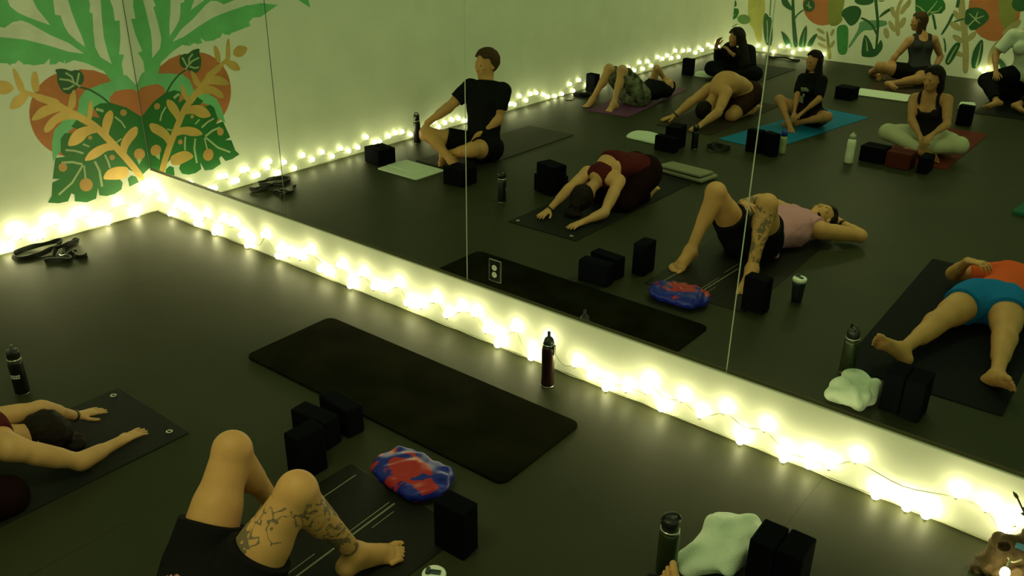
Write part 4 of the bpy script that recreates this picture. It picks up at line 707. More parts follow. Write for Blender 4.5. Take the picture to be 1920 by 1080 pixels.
def body_parts(J, s=1.0, fem=False, face=None, palmL=None, palmR=None, curl=0.35, hup=None, arch=0.0, build=1.0, soleL=None, soleR=None, curlR=None, hsc=1.0, foot=1.0):
    J = {k: A3(v) for k, v in J.items()}
    g = {}
    up0 = nrm(J['nek'] - J['pel'])
    for c in 'LR': J['sh' + c] = J['sh' + c] - up0 * .028 * s + (J['nek'] - J['sh' + c]) * .06
    up = nrm(J['nek'] - J['pel']); side = J['shR'] - J['shL']
    side = nrm(side - up * (side @ up)); front = np.cross(up, side)
    hs = nrm(J['hiR'] - J['hiL']); pf = nrm(np.cross(up, hs))
    b = build * s
    hip = 1.08 if fem else 1.0
    wst = 0.86 if fem else 0.98
    shd = 0.88 if fem else 1.0
    T = []
    pel, nek = J['pel'], J['nek']
    w_ = lerp(pel, nek, .36) - front * arch * .8; c_ = lerp(pel, nek, .68) - front * arch; t_ = lerp(pel, nek, .90) - front * arch * .5
    T.append(cone(J['hiL'] * .7 + pel * .3, J['hiR'] * .7 + pel * .3, .112 * b * hip, .112 * b * hip, .03, (pf, .95)))
    T.append(cone(pel, w_, .135 * b * hip, .128 * b * wst, .04, (front, .78)))
    T.append(cone(w_, c_, .128 * b * wst, .150 * b * shd, .04, (front, .72)))
    T.append(cone(c_, t_, .150 * b * shd, .105 * b * shd, .04, (front, .72)))
    sl, sr = J['shL'] - up * .008, J['shR'] - up * .008
    T.append(cone(lerp(sl, nek, .18), lerp(sr, nek, .18), .058 * b * shd, .058 * b * shd, .04))
    T.append(cone(lerp(J['hiL'], pel, .2) - pf * .045 * s, lerp(J['hiL'], pel, .2) - pf * .05 * s - up * .02, .085 * b * hip, .08 * b * hip, .03))
    T.append(cone(lerp(J['hiR'], pel, .2) - pf * .045 * s, lerp(J['hiR'], pel, .2) - pf * .05 * s - up * .02, .085 * b * hip, .08 * b * hip, .03))
    if fem:
        for sg in (-1, 1):
            T.append(ell(c_ + side * sg * .072 * s + front * .088 * s + up * .0, (.058 * s, .052 * s, .058 * s), (side, front, up), .025))
    else:
        for sg in (-1, 1):
            T.append(ell(c_ + side * sg * .075 * s + front * .075 * s + up * .045, (.072 * s, .035 * s, .055 * s), (side, front, up), .03))
    g['torso'] = T
    g['trap'] = [cone(nek + up * .015, lerp(J['shL'], nek, .30), .050 * b, .040 * b, .04), cone(nek + up * .015, lerp(J['shR'], nek, .30), .050 * b, .040 * b, .04)]
    # head
    hd = J['hed']
    hu = nrm(hd - nek) if hup is None else nrm(hup)
    fc = front if face is None else nrm(face)
    fc = nrm(fc - hu * (fc @ hu)); hsd = np.cross(fc, hu)
    ax = (hsd, fc, hu)
    g['neck'] = [cone(nek - up * .03, hd - hu * .05 * s - fc * .015, .057 * b * (.85 if fem else 1), .052 * b * (.85 if fem else 1), .02)]
    s0 = s; s = s * hsc
    H = [ell(hd + hu * .03 * s - fc * .012 * s, (.074 * s, .094 * s, .088 * s), ax, .01),
         ell(hd - hu * .030 * s + fc * .020 * s, (.064 * s, .072 * s, .075 * s), ax, .03),
         ell(hd - hu * .088 * s + fc * .052 * s, (.030 * s, .028 * s, .022 * s), ax, .03),
         cone(hd + hu * .002 * s + fc * .086 * s, hd - hu * .030 * s + fc * .099 * s, .008 * s, .0135 * s, .012),
         cone(hd + hu * .022 * s + fc * .074 * s - hsd * .034 * s, hd + hu * .022 * s + fc * .074 * s + hsd * .034 * s, .013 * s, .013 * s, .014),
         cone(hd - hu * .057 * s + fc * .079 * s - hsd * .018 * s, hd - hu * .057 * s + fc * .079 * s + hsd * .018 * s, .009 * s, .009 * s, .008),
         ell(hd - hu * .012 * s + fc * .066 * s + hsd * .038 * s, (.022 * s, .016 * s, .018 * s), ax, .015),
         ell(hd - hu * .012 * s + fc * .066 * s - hsd * .038 * s, (.022 * s, .016 * s, .018 * s), ax, .015)]
    for sg in (-1, 1):
        H.append(ell(hd - hu * .005 * s - fc * .008 * s + hsd * sg * .076 * s, (.010 * s, .018 * s, .030 * s), ax, .006))
    g['head'] = H
    g['eyes'] = [hd + hu * .006 * s + fc * .081 * s + hsd * sg * .031 * s for sg in (-1, 1)]
    g['_head'] = (hd, hu, fc, hsd); g['hs'] = s
    s = s0
    am = (.86 if fem else 1.0) * b
    for c, sg in (('L', 1), ('R', -1)):
        sh, el, wr, ha = J['sh' + c], J['el' + c], J['wr' + c], J['ha' + c]
        g['upper' + c] = [cone(sh, sh + (el - sh) * .12, .053 * am, .050 * am, .03), cone(sh, el, .050 * am, .040 * am, .03),
                          cone(lerp(sh, el, .35) + front * .008, lerp(sh, el, .65) + front * .006, .046 * am, .040 * am, .03)]
        fdir = nrm(wr - el)
        g['fore' + c] = [cone(el, wr, .040 * am, .0265 * am, .02), cone(lerp(el, wr, .12), lerp(el, wr, .45), .043 * am, .036 * am, .02)]
        d = nrm(ha - wr)
        pn = {'L': palmL, 'R': palmR}[c]
        back = -nrm(pn) if pn is not None else A3((0, 0, 1))
        back = nrm(back - d * (back @ d)) if abs(back @ d) < .98 else nrm(np.cross(d, side))
        td = np.cross(d, back) * sg           # towards the thumb
        hsz = s * (.92 if fem else 1.0)
        P0 = wr; P1 = wr + d * .088 * hsz
        hd_ = [cone(wr, P0 + d * .02, .0265 * am, .028 * hsz, .012, (back, .7)),
               cone(P0 + d * .03 * hsz + td * .012 * hsz, P1 + td * .018 * hsz, .024 * hsz, .021 * hsz, .014, (back, .62)),
               cone(P0 + d * .03 * hsz - td * .012 * hsz, P1 - td * .020 * hsz, .023 * hsz, .019 * hsz, .014, (back, .62))]
        cu = curl if (c == 'L' or curlR is None) else curlR
        for q, (off, ln, sp, rr) in enumerate(((.031, .072, .16, .0088), (.0105, .080, .04, .0092), (-.0105, .074, -.07, .0088), (-.030, .058, -.20, .0078))):
            a = P1 + td * off * hsz
            fd = nrm(d + td * sp); L_ = ln * hsz; cc = cu * (1 + .12 * q)
            dirs = [nrm(fd * math.cos(cc * .5 * j_) - back * math.sin(cc * .5 * j_)) for j_ in (1, 2, 3)]
            p1 = a + dirs[0] * L_ * .45; p2 = p1 + dirs[1] * L_ * .30; p3 = p2 + dirs[2] * L_ * .25
            r_ = rr * hsz
            hd_ += [cone(a - fd * .012, p1, r_ * 1.1, r_ * 1.02, .004), cone(p1, p2, r_, r_ * .92, .003), cone(p2, p3, r_ * .92, r_ * .78, .003)]
        a = P0 + d * .022 * hsz + td * .022 * hsz
        t1 = a + nrm(d * .55 + td * .75 - back * .25) * .042 * hsz; t2 = t1 + nrm(d * .85 + td * .45 - back * .2) * .034 * hsz; t3 = t2 + nrm(d * .97 + td * .15 - back * .2) * .022 * hsz
        hd_ += [cone(a, t1, .017 * hsz, .0115 * hsz, .008), cone(t1, t2, .0115 * hsz, .0105 * hsz, .003), cone(t2, t3, .0105 * hsz, .0085 * hsz, .003)]
        g['hand' + c] = hd_
        hi, kn, an, to = J['hi' + c], J['kn' + c], J['an' + c], J['to' + c]
        lm = (1.04 if fem else 1.0) * b
        td_ = nrm(kn - hi); sd_ = nrm(an - kn)
        g['thigh' + c] = [cone(hi, kn, .088 * lm, .062 * lm, .04), cone(lerp(hi, kn, .15), lerp(hi, kn, .55), .090 * lm, .076 * lm, .04)]
        bend = td_ - sd_; kf = nrm(bend) if np.linalg.norm(bend) > .25 else pf
        calfb = -nrm(kf - sd_ * (kf @ sd_)) if abs(kf @ sd_) < .97 else -pf
        g['shin' + c] = [ell(kn + kf * .008, (.057 * lm,) * 3, (side, front, up), .025), cone(kn, an, .051 * lm, .031 * lm, .03),
                         cone(lerp(kn, an, .15) + calfb * .018, lerp(kn, an, .45) + calfb * .016, .053 * lm, .044 * lm, .03)]
        d = nrm(to - an)
        up_ = {'L': soleL, 'R': soleR}[c]
        n_ = -sd_ if up_ is None else A3(up_)
        n_ = n_ - d * (n_ @ d)
        if np.linalg.norm(n_) < .15: n_ = A3((0, 0, 1)) - d * d[2]
        n_ = nrm(n_)
        inn = np.cross(d, n_) * sg
        fs = s * (.92 if fem else 1.03) * foot
        heel = an - n_ * .038 * fs - d * .030 * fs
        ball = an - n_ * .048 * fs + d * .125 * fs
        ft = [cone(an, heel, .034 * fs, .031 * fs, .02), cone(heel, ball + inn * .008, .029 * fs, .026 * fs, .025, (n_, .85)),
              cone(an, lerp(an, ball, .75) + n_ * .004, .034 * fs, .030 * fs, .03), cone(ball + inn * .018 * fs, ball - inn * .022 * fs - d * .012, .024 * fs, .020 * fs, .02, (n_, .8))]
        for q, (off, ln, rr) in enumerate(((.028, .066, .0140), (.004, .062, .0102), (-.013, .056, .0096), (-.029, .048, .0092), (-.044, .038, .0086))):
            a = ball + inn * off * fs - d * (.004 * q) - n_ * .004
            ft += [cone(a, a + d * ln * .65 * fs + n_ * .004, rr * fs, rr * .92 * fs, .003), cone(a + d * ln * .65 * fs + n_ * .004, a + d * ln * fs - n_ * .004, rr * .95 * fs, rr * .85 * fs, .003)]
        g['foot' + c] = ft
    g['J'] = J; g['up'] = up; g['side'] = side; g['front'] = front; g['pf'] = pf; g['s'] = s
    g['chest'] = c_; g['waist'] = w_
    return g

ORDER = ['torso', 'trap', 'neck', 'upperL', 'upperR', 'foreL', 'foreR', 'thighL', 'thighR', 'shinL', 'shinR', 'head', 'handL', 'handR', 'footL', 'footR']
def all_prims(g): return [p for k in ORDER for p in g[k]]

def hair_cap(g, t=.014, back=0.0, low=-.03, fr=.045):
    hd, hu, fc, hsd = g['_head']; s = g['hs']
    R_ = ((.074 + t) * s, (.094 + t) * s, (.088 + t) * s); c = hd + hu * .033 * s - fc * .016 * s
    return [ell(c, R_, (hsd, fc, hu), .008, cuts=((hd + fc * (fr - .040) * s + hu * .03 * s, nrm(fc - hu * .25)), (hd + hu * low * s, -hu))),
            ell(c + fc * .006 * s, R_, (hsd, fc, hu), .008, cuts=((hd + fc * .078 * s, nrm(fc + hu * .2)), (hd + hu * (.072 - fr * .15) * s + fc * .05 * s, nrm(-hu + fc * .15))))]

def trunk_cloth(g, t=.012, sleeve=.55, hem=0.0, neckcut=.02, k=None, arms=True, low=True):
    """shirt: torso and sleeves slightly larger than the body, cut at hem, neck and cuffs"""
    J = g['J']; up = g['up']
    cuts = [(J['nek'] + up * neckcut, up), (J['pel'] + up * hem, -up)]
    P = inflate(g['torso'], t, cuts=cuts) + inflate(g['trap'], t * .8, cuts=[(J['nek'] + up * neckcut, up)])
    if arms:
        for c in 'LR':
            sh, el = J['sh' + c], J['el' + c]; d = nrm(el - sh)
            P += inflate(g['upper' + c], t + .004, cuts=[(lerp(sh, el, sleeve), d)])
    return P

def legs_cloth(g, t=.012, frac=.5, fracR=None, waist=.10, loose=0.0):
    J = g['J']; up = g['up']
    P = inflate([p for p in g['torso'][:2]] + g['torso'][5:7], t, cuts=[(J['pel'] + up * waist, up)])
    for c in 'LR':
        f = frac if (c == 'L' or fracR is None) else fracR
        hi, kn, an = J['hi' + c], J['kn' + c], J['an' + c]
        if f <= 1:
            d = nrm(kn - hi)
            P += inflate(g['thigh' + c], t + loose, cuts=[(lerp(hi, kn, f), d)])
        else:
            d = nrm(an - kn)
            P += inflate(g['thigh' + c], t + loose)
            P += inflate(g['shin' + c], t + loose, cuts=[(lerp(kn, an, f - 1), d)])
    return P

def tank_prims(g, t=.010, top=.03, hem=-.02, width=.115):
    """sleeveless top: torso cut at the armholes, wide over the shoulders"""
    J = g['J']; up = g['up']; s = g['s']; side = g['side']
    cuts = [(J['nek'] + up * .09, up), (J['pel'] + up * hem, -up)]
    low = (J['nek'] - up * .105 * s, up)
    P = inflate(g['torso'][:4] + g['torso'][5:], t, cuts=cuts + [low])
    arm = [(J['nek'] + side * width * s, side), (J['nek'] - side * width * s, -side)]
    P += inflate(g['torso'][3:5], t + .007, k=.03, cuts=cuts[:1] + arm)
    P += inflate(g['trap'], t + .007, k=.03, cuts=[(J['nek'] + up * .02, up)] + arm)
    return P

def scoop(g, r=.075, down=.01, back=False):
    J = g['J']; s = g['s']; f = -g['front'] if back else g['front']
    return [cone(J['nek'] + g['up'] * q * s + f * .02, J['nek'] + g['up'] * q * s + f * .30, r * s, r * s) for q in (-down, -down * .5 + .01, .03, .06)]

def skin_material(name, rgb, ink=False):
    m = mat(name, rgb, 0.55, noise=0.06, nscale=9, spec=0.35)
    nt = m.node_tree; b = nt.nodes['Principled BSDF']
    b.inputs['Subsurface Weight'].default_value = 0.0
    if ink:
        src = b.inputs['Base Color'].links[0].from_socket
        at = nt.nodes.new('ShaderNodeAttribute'); at.attribute_name = 'ink'
        tc = nt.nodes.new('ShaderNodeTexCoord')
        n = nt.nodes.new('ShaderNodeTexNoise'); n.inputs['Scale'].default_value = 11; n.inputs['Detail'].default_value = 2; n.inputs['Distortion'].default_value = 1.6
        nt.links.new(tc.outputs['Object'], n.inputs['Vector'])
        s1 = nt.nodes.new('ShaderNodeMath'); s1.operation = 'SUBTRACT'; s1.inputs[1].default_value = 0.5
        nt.links.new(n.outputs['Fac'], s1.inputs[0])
        ab = nt.nodes.new('ShaderNodeMath'); ab.operation = 'ABSOLUTE'; nt.links.new(s1.outputs[0], ab.inputs[0])
        lt = nt.nodes.new('ShaderNodeMath'); lt.operation = 'LESS_THAN'; lt.inputs[1].default_value = 0.022
        nt.links.new(ab.outputs[0], lt.inputs[0])
        n2 = nt.nodes.new('ShaderNodeTexNoise'); n2.inputs['Scale'].default_value = 16; n2.inputs['Detail'].default_value = 3
        nt.links.new(tc.outputs['Object'], n2.inputs['Vector'])
        gt = nt.nodes.new('ShaderNodeMath'); gt.operation = 'GREATER_THAN'; gt.inputs[1].default_value = 0.585
        nt.links.new(n2.outputs['Fac'], gt.inputs[0])
        mxm = nt.nodes.new('ShaderNodeMath'); mxm.operation = 'MAXIMUM'
        nt.links.new(lt.outputs[0], mxm.inputs[0]); nt.links.new(gt.outputs[0], mxm.inputs[1])
        mu = nt.nodes.new('ShaderNodeMath'); mu.operation = 'MULTIPLY'
        nt.links.new(mxm.outputs[0], mu.inputs[0]); nt.links.new(at.outputs['Fac'], mu.inputs[1])
        m2 = nt.nodes.new('ShaderNodeMath'); m2.operation = 'MULTIPLY'; m2.inputs[1].default_value = 0.78
        nt.links.new(mu.outputs[0], m2.inputs[0])
        mix = nt.nodes.new('ShaderNodeMixRGB'); mix.inputs['Color2'].default_value = (0.05, 0.06, 0.05, 1)
        nt.links.new(m2.outputs[0], mix.inputs['Fac']); nt.links.new(src, mix.inputs['Color1'])
        nt.links.new(mix.outputs[0], b.inputs['Base Color'])
    return m
# ------------------------------------------------------------------ people
FLOORCUT = [((0, 0, .0075), (0, 0, -1))]
SK_A = (0.53, 0.275, 0.10); SK_B = (0.44, 0.215, 0.085); SK_C = (0.56, 0.31, 0.13)
def cloth_m(name, rgb, **k):
    return mat(name, rgb, k.pop('rough', 0.85), bump=0.25, bscale=40, spec=0.04, **k)
BLACK = cloth_m('cloth_black', (0.008, 0.008, 0.009))
HAIR_D = mat('hair_dark', (0.012, 0.008, 0.006), 0.6, bump=0.6, bscale=90, spec=0.10)
HAIR_B = mat('hair_brown', (0.060, 0.032, 0.014), 0.6, bump=0.6, bscale=90, spec=0.10)
METAL = mat('steel', (0.55, 0.56, 0.50), 0.25, 1.0)
RUBBER = mat('black_rubber', (0.008, 0.009, 0.009), 0.45)
EYE = mat('eye', (0.03, 0.02, 0.015), 0.2)

def P_(name): return {k: list(v) for k, v in POSES[name].items()}

def person(name, label, g, skin, h=.0075, attr=None, cuts=None, eyes=False, noise=None):
    base = A3((g['J']['pel'][0], g['J']['pel'][1], 0.0))
    o = sdf_obj('person', all_prims(g), h, skin, None, base, attr=attr, cuts=FLOORCUT if cuts is None else cuts)
    tag(o, label, 'person')
    g['base'] = base; g['o'] = o; g['h'] = h
    if eyes:
        for p in g['eyes']:
            bm = bmesh.new(); bmesh.ops.create_icosphere(bm, subdivisions=1, radius=.009)
            e = mesh_obj('eye', bm, EYE, o, tuple(p - base), smooth=True)
    return o
def wear(g, name, prims, m, h=None, label=None, **kw):
    c = kw.pop('cuts', []) + FLOORCUT
    o = sdf_obj(name, prims, h or g['h'], m, g['o'], g['base'], cuts=c, **kw)
    if label: o['label'] = label
    return o
def band(g, c, name, m, w=.016, r=.033, at=.06, lab=None):
    J = g['J']; d = nrm(J['wr' + c] - J['el' + c]); p = J['wr' + c] - d * at
    bm = bmesh.new()
    q = Vector((0, 0, 1)).rotation_difference(Vector(d)).to_matrix()
    lathe(bm, [(r - .004, -w / 2), (r, -w / 2), (r, w / 2), (r - .004, w / 2), (r - .004, -w / 2)], 20)
    bmesh.ops.rotate(bm, verts=bm.verts, cent=(0, 0, 0), matrix=q)
    o = mesh_obj(name, bm, m, g['o'], tuple(p - g['base']), smooth=False)
    if lab: o['label'] = lab
    return o

# --- man in black T-shirt sitting cross-legged by the left wall
J = P_('man')
J['hed'] = [.955, -2.985, .865]
g = body_parts(J, 1.04, face=(-.15, .95, -.10), curl=.5, hup=(-.05, .02, 1), build=1.08, hsc=1.12)
person('man', 'short-haired person in black T-shirt sitting cross-legged beside the lit left wall', g, skin_material('skin_man', SK_A), .007, eyes=True)
wear(g, 'shirt', trunk_cloth(g, .014, .62, -.06, .045), BLACK, noise=(.002, 26))
wear(g, 'shorts', legs_cloth(g, .014, .58, waist=.06, loose=.006), cloth_m('shorts_black', (0.006, 0.006, 0.007)))
wear(g, 'hair', hair_cap(g, .018, low=-.065, fr=.05), HAIR_B, noise=(.004, 60))

# --- person lying on purple mat, knees up
J = P_('purple')
for k, z in (('pel', .12), ('nek', .14), ('hed', .13), ('shL', .13), ('shR', .13)): J[k][2] = z
g = body_parts(J, .96, face=(.1, -.1, 1), curl=.3)
person('p', 'person lying on the purple mat with both knees raised, in patterned shorts', g, skin_material('skin_b', SK_C), .0075)
wear(g, 'shirt', trunk_cloth(g, .012, .35, .02), BLACK)
wear(g, 'shorts', legs_cloth(g, .020, .92, waist=.05, loose=.012), cloth_m('shorts_patterned', (0.02, 0.022, 0.016), rgb2=(0.24, 0.26, 0.17), nscale=14), label='dark and pale patterned loose shorts')
wear(g, 'hair', hair_cap(g, .02, low=-.07), HAIR_D)

# --- shirtless person folded forward
J = P_('bare')
J['hed'] = [1.985, -5.62, .13]
g = body_parts(J, 1.0, face=(0, .3, -1), arch=.09, soleL=(0, 0, -1), soleR=(0, 0, -1), curl=.15, hup=(-.2, .85, -.5), build=1.17)
person('bare', 'shirtless person folded forward with arms stretched along the floor', g, skin_material('skin_a', SK_A), .0075)
wear(g, 'shorts', legs_cloth(g, .012, .75, waist=.05), cloth_m('shorts_brown', (0.035, 0.016, 0.010)), label='dark brown shorts')
wear(g, 'hair', hair_cap(g, .015, low=-.05), HAIR_D)
band(g, 'L', 'wristband', RUBBER, .02, .035, .02, 'black wristband')

# --- person in black near the far corner
J = P_('black')
J.update(nek=[1.20, -8.02, .45], hed=[1.20, -7.90, .57], shL=[1.03, -8.06, .42], shR=[1.37, -8.02, .42], elL=[.95, -7.95, .24], elR=[1.46, -7.92, .22],
         wrL=[.96, -7.84, .45], haL=[.985, -7.83, .54], wrR=[1.21, -7.76, .40], haR=[1.13, -7.76, .47], pel=[1.22, -8.10, .12], hiL=[1.13, -8.10, .12], hiR=[1.31, -8.10, .12],
         knL=[.95, -7.80, .15], knR=[1.56, -7.84, .15], anL=[1.26, -7.72, .07], anR=[1.14, -7.86, .07], toL=[1.40, -7.70, .05], toR=[1.00, -7.84, .05])
g = body_parts(J, .95, fem=True, face=(-.5, .8, -.35), curl=.6, hup=(0, .2, 1), build=1.05)
person('black', 'person all in black with long black hair seated near the far corner', g, skin_material('skin_b2', SK_B), .0075)
wear(g, 'sweatshirt', trunk_cloth(g, .03, .99, -.08, .0) + sum([inflate(g['fore' + c], .014, cuts=[(lerp(g['J']['el' + c], g['J']['wr' + c], .8), nrm(g['J']['wr' + c] - g['J']['el' + c]))]) for c in 'LR'], []), BLACK, noise=(.004, 18))
wear(g, 'trousers', legs_cloth(g, .022, 1.9, waist=.05, loose=.01), BLACK)
hd, hu, fc, hsd = g['_head']
wear(g, 'hair', hair_cap(g, .030, low=-.06, fr=.03) + [cone(hd + hsd * .07 - fc * .03 + hu * .02, hd + hsd * .20 - hu * .30 - fc * .02, .065, .085, .03),
     cone(hd - hsd * .065 - fc * .03, hd - hsd * .09 - hu * .26 - fc * .04, .045, .05, .03), cone(hd - fc * .06, hd - fc * .10 - hu * .32, .08, .09, .03)], HAIR_D, noise=(.004, 40))
bm = bmesh.new(); bmesh.ops.create_icosphere(bm, subdivisions=2, radius=.016)
mesh_obj('earring', bm, mat('pale_bead', (.7, .72, .6), .3), g['o'], tuple(hd + hsd * .135 + fc * .06 - hu * .07 - g['base']), smooth=True)

# --- girl with long hair on the blue mat
J = P_('girl')
J['pel'] = [2.99, -6.20, .11]
J.update(hiL=[2.915, -6.21, .11], hiR=[3.065, -6.19, .11], knR=[3.24, -5.95, .19], anR=[2.92, -5.93, .07], toR=[2.81, -5.87, .05], knL=[2.66, -6.03, .27], anL=[2.87, -5.83, .09], toL=[2.95, -5.74, .05])
g = body_parts(J, .86, fem=True, face=(-.35, .85, -.40), curl=.5, hup=(0, .15, 1), build=.92)
person('girl', 'person with long dark hair in a black T-shirt sitting on the bright blue mat', g, skin_material('skin_c', SK_B), .007, eyes=True)
shirt = wear(g, 'shirt', trunk_cloth(g, .014, .85, -.08), BLACK, noise=(.002, 26))
wear(g, 'shorts', legs_cloth(g, .012, .45, waist=.05), cloth_m('shorts_dark', (0.03, 0.010, 0.012)))
hd, hu, fc, hsd = g['_head']
wear(g, 'hair', hair_cap(g, .018, low=-.05, fr=.035) + [cone(hd + hsd * .065 - fc * .02, hd + hsd * .075 - hu * .27 + fc * .01, .035, .035, .02),
     cone(hd - hsd * .065 - fc * .02, hd - hsd * .07 - hu * .24 - fc * .0, .028, .030, .02), cone(hd - fc * .05, hd - fc * .07 - hu * .30, .065, .07, .03)], HAIR_D, noise=(.003, 50))
c = g['chest'] + g['front'] * .128 - g['up'] * .01
bm = bmesh.new()
GP = cloth_m('shirt_print', (0.20, 0.22, 0.17))
for (sx, sz, rx, rz) in ((-.035, .015, .04, .028), (.02, .018, .045, .024), (.06, .01, .025, .02), (.0, -.045, .018, .022)):
    r = bmesh.ops.create_uvsphere(bm, u_segments=12, v_segments=6, radius=1)
    for v in r['verts']:
        q = A3(c) + g['side'] * (sx + v.co.x * rx) + g['up'] * (sz + v.co.z * rz) + g['front'] * (v.co.y * .012) - A3(g['base'])
        v.co = Vector(q)
mesh_obj('printed_patch', bm, GP, shirt, smooth=True)

# --- woman in dark tank top and pale leggings
J = P_('tank')
J.update(pel=[4.28, -5.98, .14], hiL=[4.20, -5.97, .13], hiR=[4.36, -5.97, .13], knL=[3.93, -5.80, .17], knR=[4.62, -5.74, .17], anL=[4.36, -5.62, .08], anR=[4.20, -5.66, .07],
         toL=[4.50, -5.60, .06], toR=[4.06, -5.64, .05])
g = body_parts(J, .95, fem=True, face=(-.35, .85, -.30), curl=.6, hup=(-.03, .12, 1), build=1.06)
person('tank', 'person in dark tank top and pale leggings sitting cross-legged behind the red and black blocks', g, skin_material('skin_d', SK_B), .007, eyes=True)
wear(g, 'tank_top', tank_prims(g, .010, .0, width=.10), cloth_m('tank_dark', (0.016, 0.014, 0.018)), subtract=scoop(g, .078, .07) + scoop(g, .06, .0, True))
wear(g, 'leggings', legs_cloth(g, .012, 1.85, waist=.05, loose=.006), cloth_m('leggings_pale', (0.50, 0.50, 0.34)))
hd, hu, fc, hsd = g['_head']
wear(g, 'hair', hair_cap(g, .022, low=-.06, fr=.05) + [cone(hd - fc * .08 + hu * .02, hd - fc * .12 - hu * .12, .06, .045, .03), cone(hd + hsd * .06 - fc * .03, hd + hsd * .05 - fc * .06 - hu * .12, .035, .03, .02)], HAIR_D, noise=(.003, 50))

# --- woman in charcoal tank at the back wall
J = P_('back')
J.update(hiL=[3.11, -9.45, .13], hiR=[3.29, -9.50, .13])
g = body_parts(J, .98, fem=True, face=(-.75, .6, -.2), curl=.5, hup=(-.05, .1, 1), build=1.1)
person('back', 'person in charcoal tank top sitting against the painted back wall, leaning on one arm', g, skin_material('skin_c', SK_B), .0075)
wear(g, 'tank_top', tank_prims(g, .011, .0, width=.11), cloth_m('tank_charcoal', (0.035, 0.037, 0.04)), subtract=scoop(g, .065, .03))
wear(g, 'shorts', legs_cloth(g, .013, .55, waist=.04), BLACK)
hd, hu, fc, hsd = g['_head']
wear(g, 'hair', hair_cap(g, .020, low=-.06, fr=.04) + [cone(hd - fc * .06, hd - fc * .04 - hu * .26 + hsd * .02, .06, .05, .03), cone(hd + hsd * .06, hd + hsd * .07 - hu * .24, .035, .035, .02)], HAIR_B, noise=(.003, 50))

# --- person in white shirt at the right of the back wall
J = dict(pel=[4.72, -9.05, .36], nek=[4.66, -8.98, .86], hed=[4.66, -8.93, 1.06], shL=[4.47, -8.97, .83], shR=[4.85, -8.99, .83], elL=[4.36, -8.90, .57], elR=[4.93, -8.86, .58],
         wrL=[4.44, -8.72, .40], wrR=[4.86, -8.66, .42], haL=[4.47, -8.64, .36], haR=[4.82, -8.58, .38], hiL=[4.63, -9.03, .34], hiR=[4.81, -9.03, .34],
         knL=[4.36, -8.74, .28], knR=[5.02, -8.68, .28], anL=[4.58, -8.42, .10], anR=[4.80, -8.48, .09], toL=[4.44, -8.34, .05], toR=[4.94, -8.40, .05])
J = {k: [v[0] - .17, v[1], v[2]] for k, v in J.items()}
g = body_parts(J, .98, fem=True, face=(-.5, .8, -.1), curl=.5, build=1.05)
person('white', 'person in loose white T-shirt and black trousers at the right of the back wall', g, skin_material('skin_c', SK_B), .0075)
wear(g, 'shirt', trunk_cloth(g, .026, .75, -.04), cloth_m('shirt_white', (0.62, 0.66, 0.55)), noise=(.004, 20))
wear(g, 'trousers', legs_cloth(g, .018, 1.85, waist=.05, loose=.01), BLACK)
hd, hu, fc, hsd = g['_head']
wear(g, 'hair', hair_cap(g, .020, low=-.06, fr=.04) + [cone(hd - fc * .06, hd - fc * .06 - hu * .24, .06, .05, .03)], HAIR_B)
e = sdf_obj('bolster', [cone((4.28, -9.16, .105), (4.88, -9.16, .105), .10, .10, .01)], .01, BLACK, None, A3((4.58, -9.16, 0)), cuts=[((0, 0, .002), (0, 0, -1)), ((4.25, 0, 0), (-1, 0, 0)), ((4.91, 0, 0), (1, 0, 0))])
tag(e, 'black round bolster under the person in the white T-shirt', 'bolster')

# --- woman in maroon top in child's pose
J = P_('maroon')
J['nek'] = [2.69, -2.37, .27]; J['hed'] = [2.66, -2.19, .14]
J.update(shL=[2.53, -2.36, .27], shR=[2.87, -2.34, .27], elR=[2.90, -2.12, .075])
g = body_parts(J, .93, fem=True, face=(0, .25, -1), arch=.08, soleL=(0, 0, -1), soleR=(0, 0, -1), curl=.12, hup=(0, .85, -.35), build=1.14)
person('maroon', 'person in maroon sleeveless top folded in child pose on a dark mat', g, skin_material('skin_a2', SK_C), .006)
wear(g, 'top', tank_prims(g, .012, .0, -.20, width=.095), cloth_m('maroon', (0.075, 0.012, 0.014)), label='dark maroon racerback top', subtract=scoop(g, .07, .02))
wear(g, 'leggings', legs_cloth(g, .012, 1.9, waist=.02, loose=.01), cloth_m('leggings_dark', (0.012, 0.004, 0.004)))
hd, hu, fc, hsd = g['_head']
wear(g, 'hair', hair_cap(g, .024, low=-.08, fr=.07) + [ell(hd + hu * .12 + A3((0, 0, .015)), (.055, .05, .045), np.eye(3), .03), ell(hd + hu * .16 - A3((0, 0, .045)), (.075, .055, .035), np.eye(3), .03),
     cone(hd + hu * .05 - A3((.05, 0, .03)), hd + hu * .16 - A3((.07, 0, .09)), .04, .025, .03)], HAIR_D, noise=(.004, 60))
band(g, 'L', 'bracelet', RUBBER, .012, .031, .015, 'thin black bracelet')

# --- man in pink sleeveless shirt with tattooed leg
J = P_('tattoo')
J.update(pel=[4.075, -2.27, .125], nek=[4.25, -2.79, .135], hed=[4.31, -2.98, .135], shL=[4.08, -2.86, .135], shR=[4.44, -2.73, .13], hiL=[3.985, -2.24, .12], hiR=[4.175, -2.25, .12])
J['elL'] = [3.83, -2.96, .17]; J['wrL'] = [3.79, -2.69, .21]; J['haL'] = [3.87, -2.63, .22]
J['shL'] = [4.07, -2.90, .155]
J['toR'] = [4.345, -1.585, .075]; J['toL'] = [3.83, -1.61, .070]; J['anR'] = [4.305, -1.765, .10]
J['elR'] = [4.64, -2.93, .075]; J['wrR'] = [4.44, -3.08, .09]; J['haR'] = [4.36, -3.12, .10]
g = body_parts(J, 1.05, face=(0, .1, 1), curl=.5, palmR=(0, .2, 1), hup=(.3, -.9, .1), build=1.07, foot=1.12)
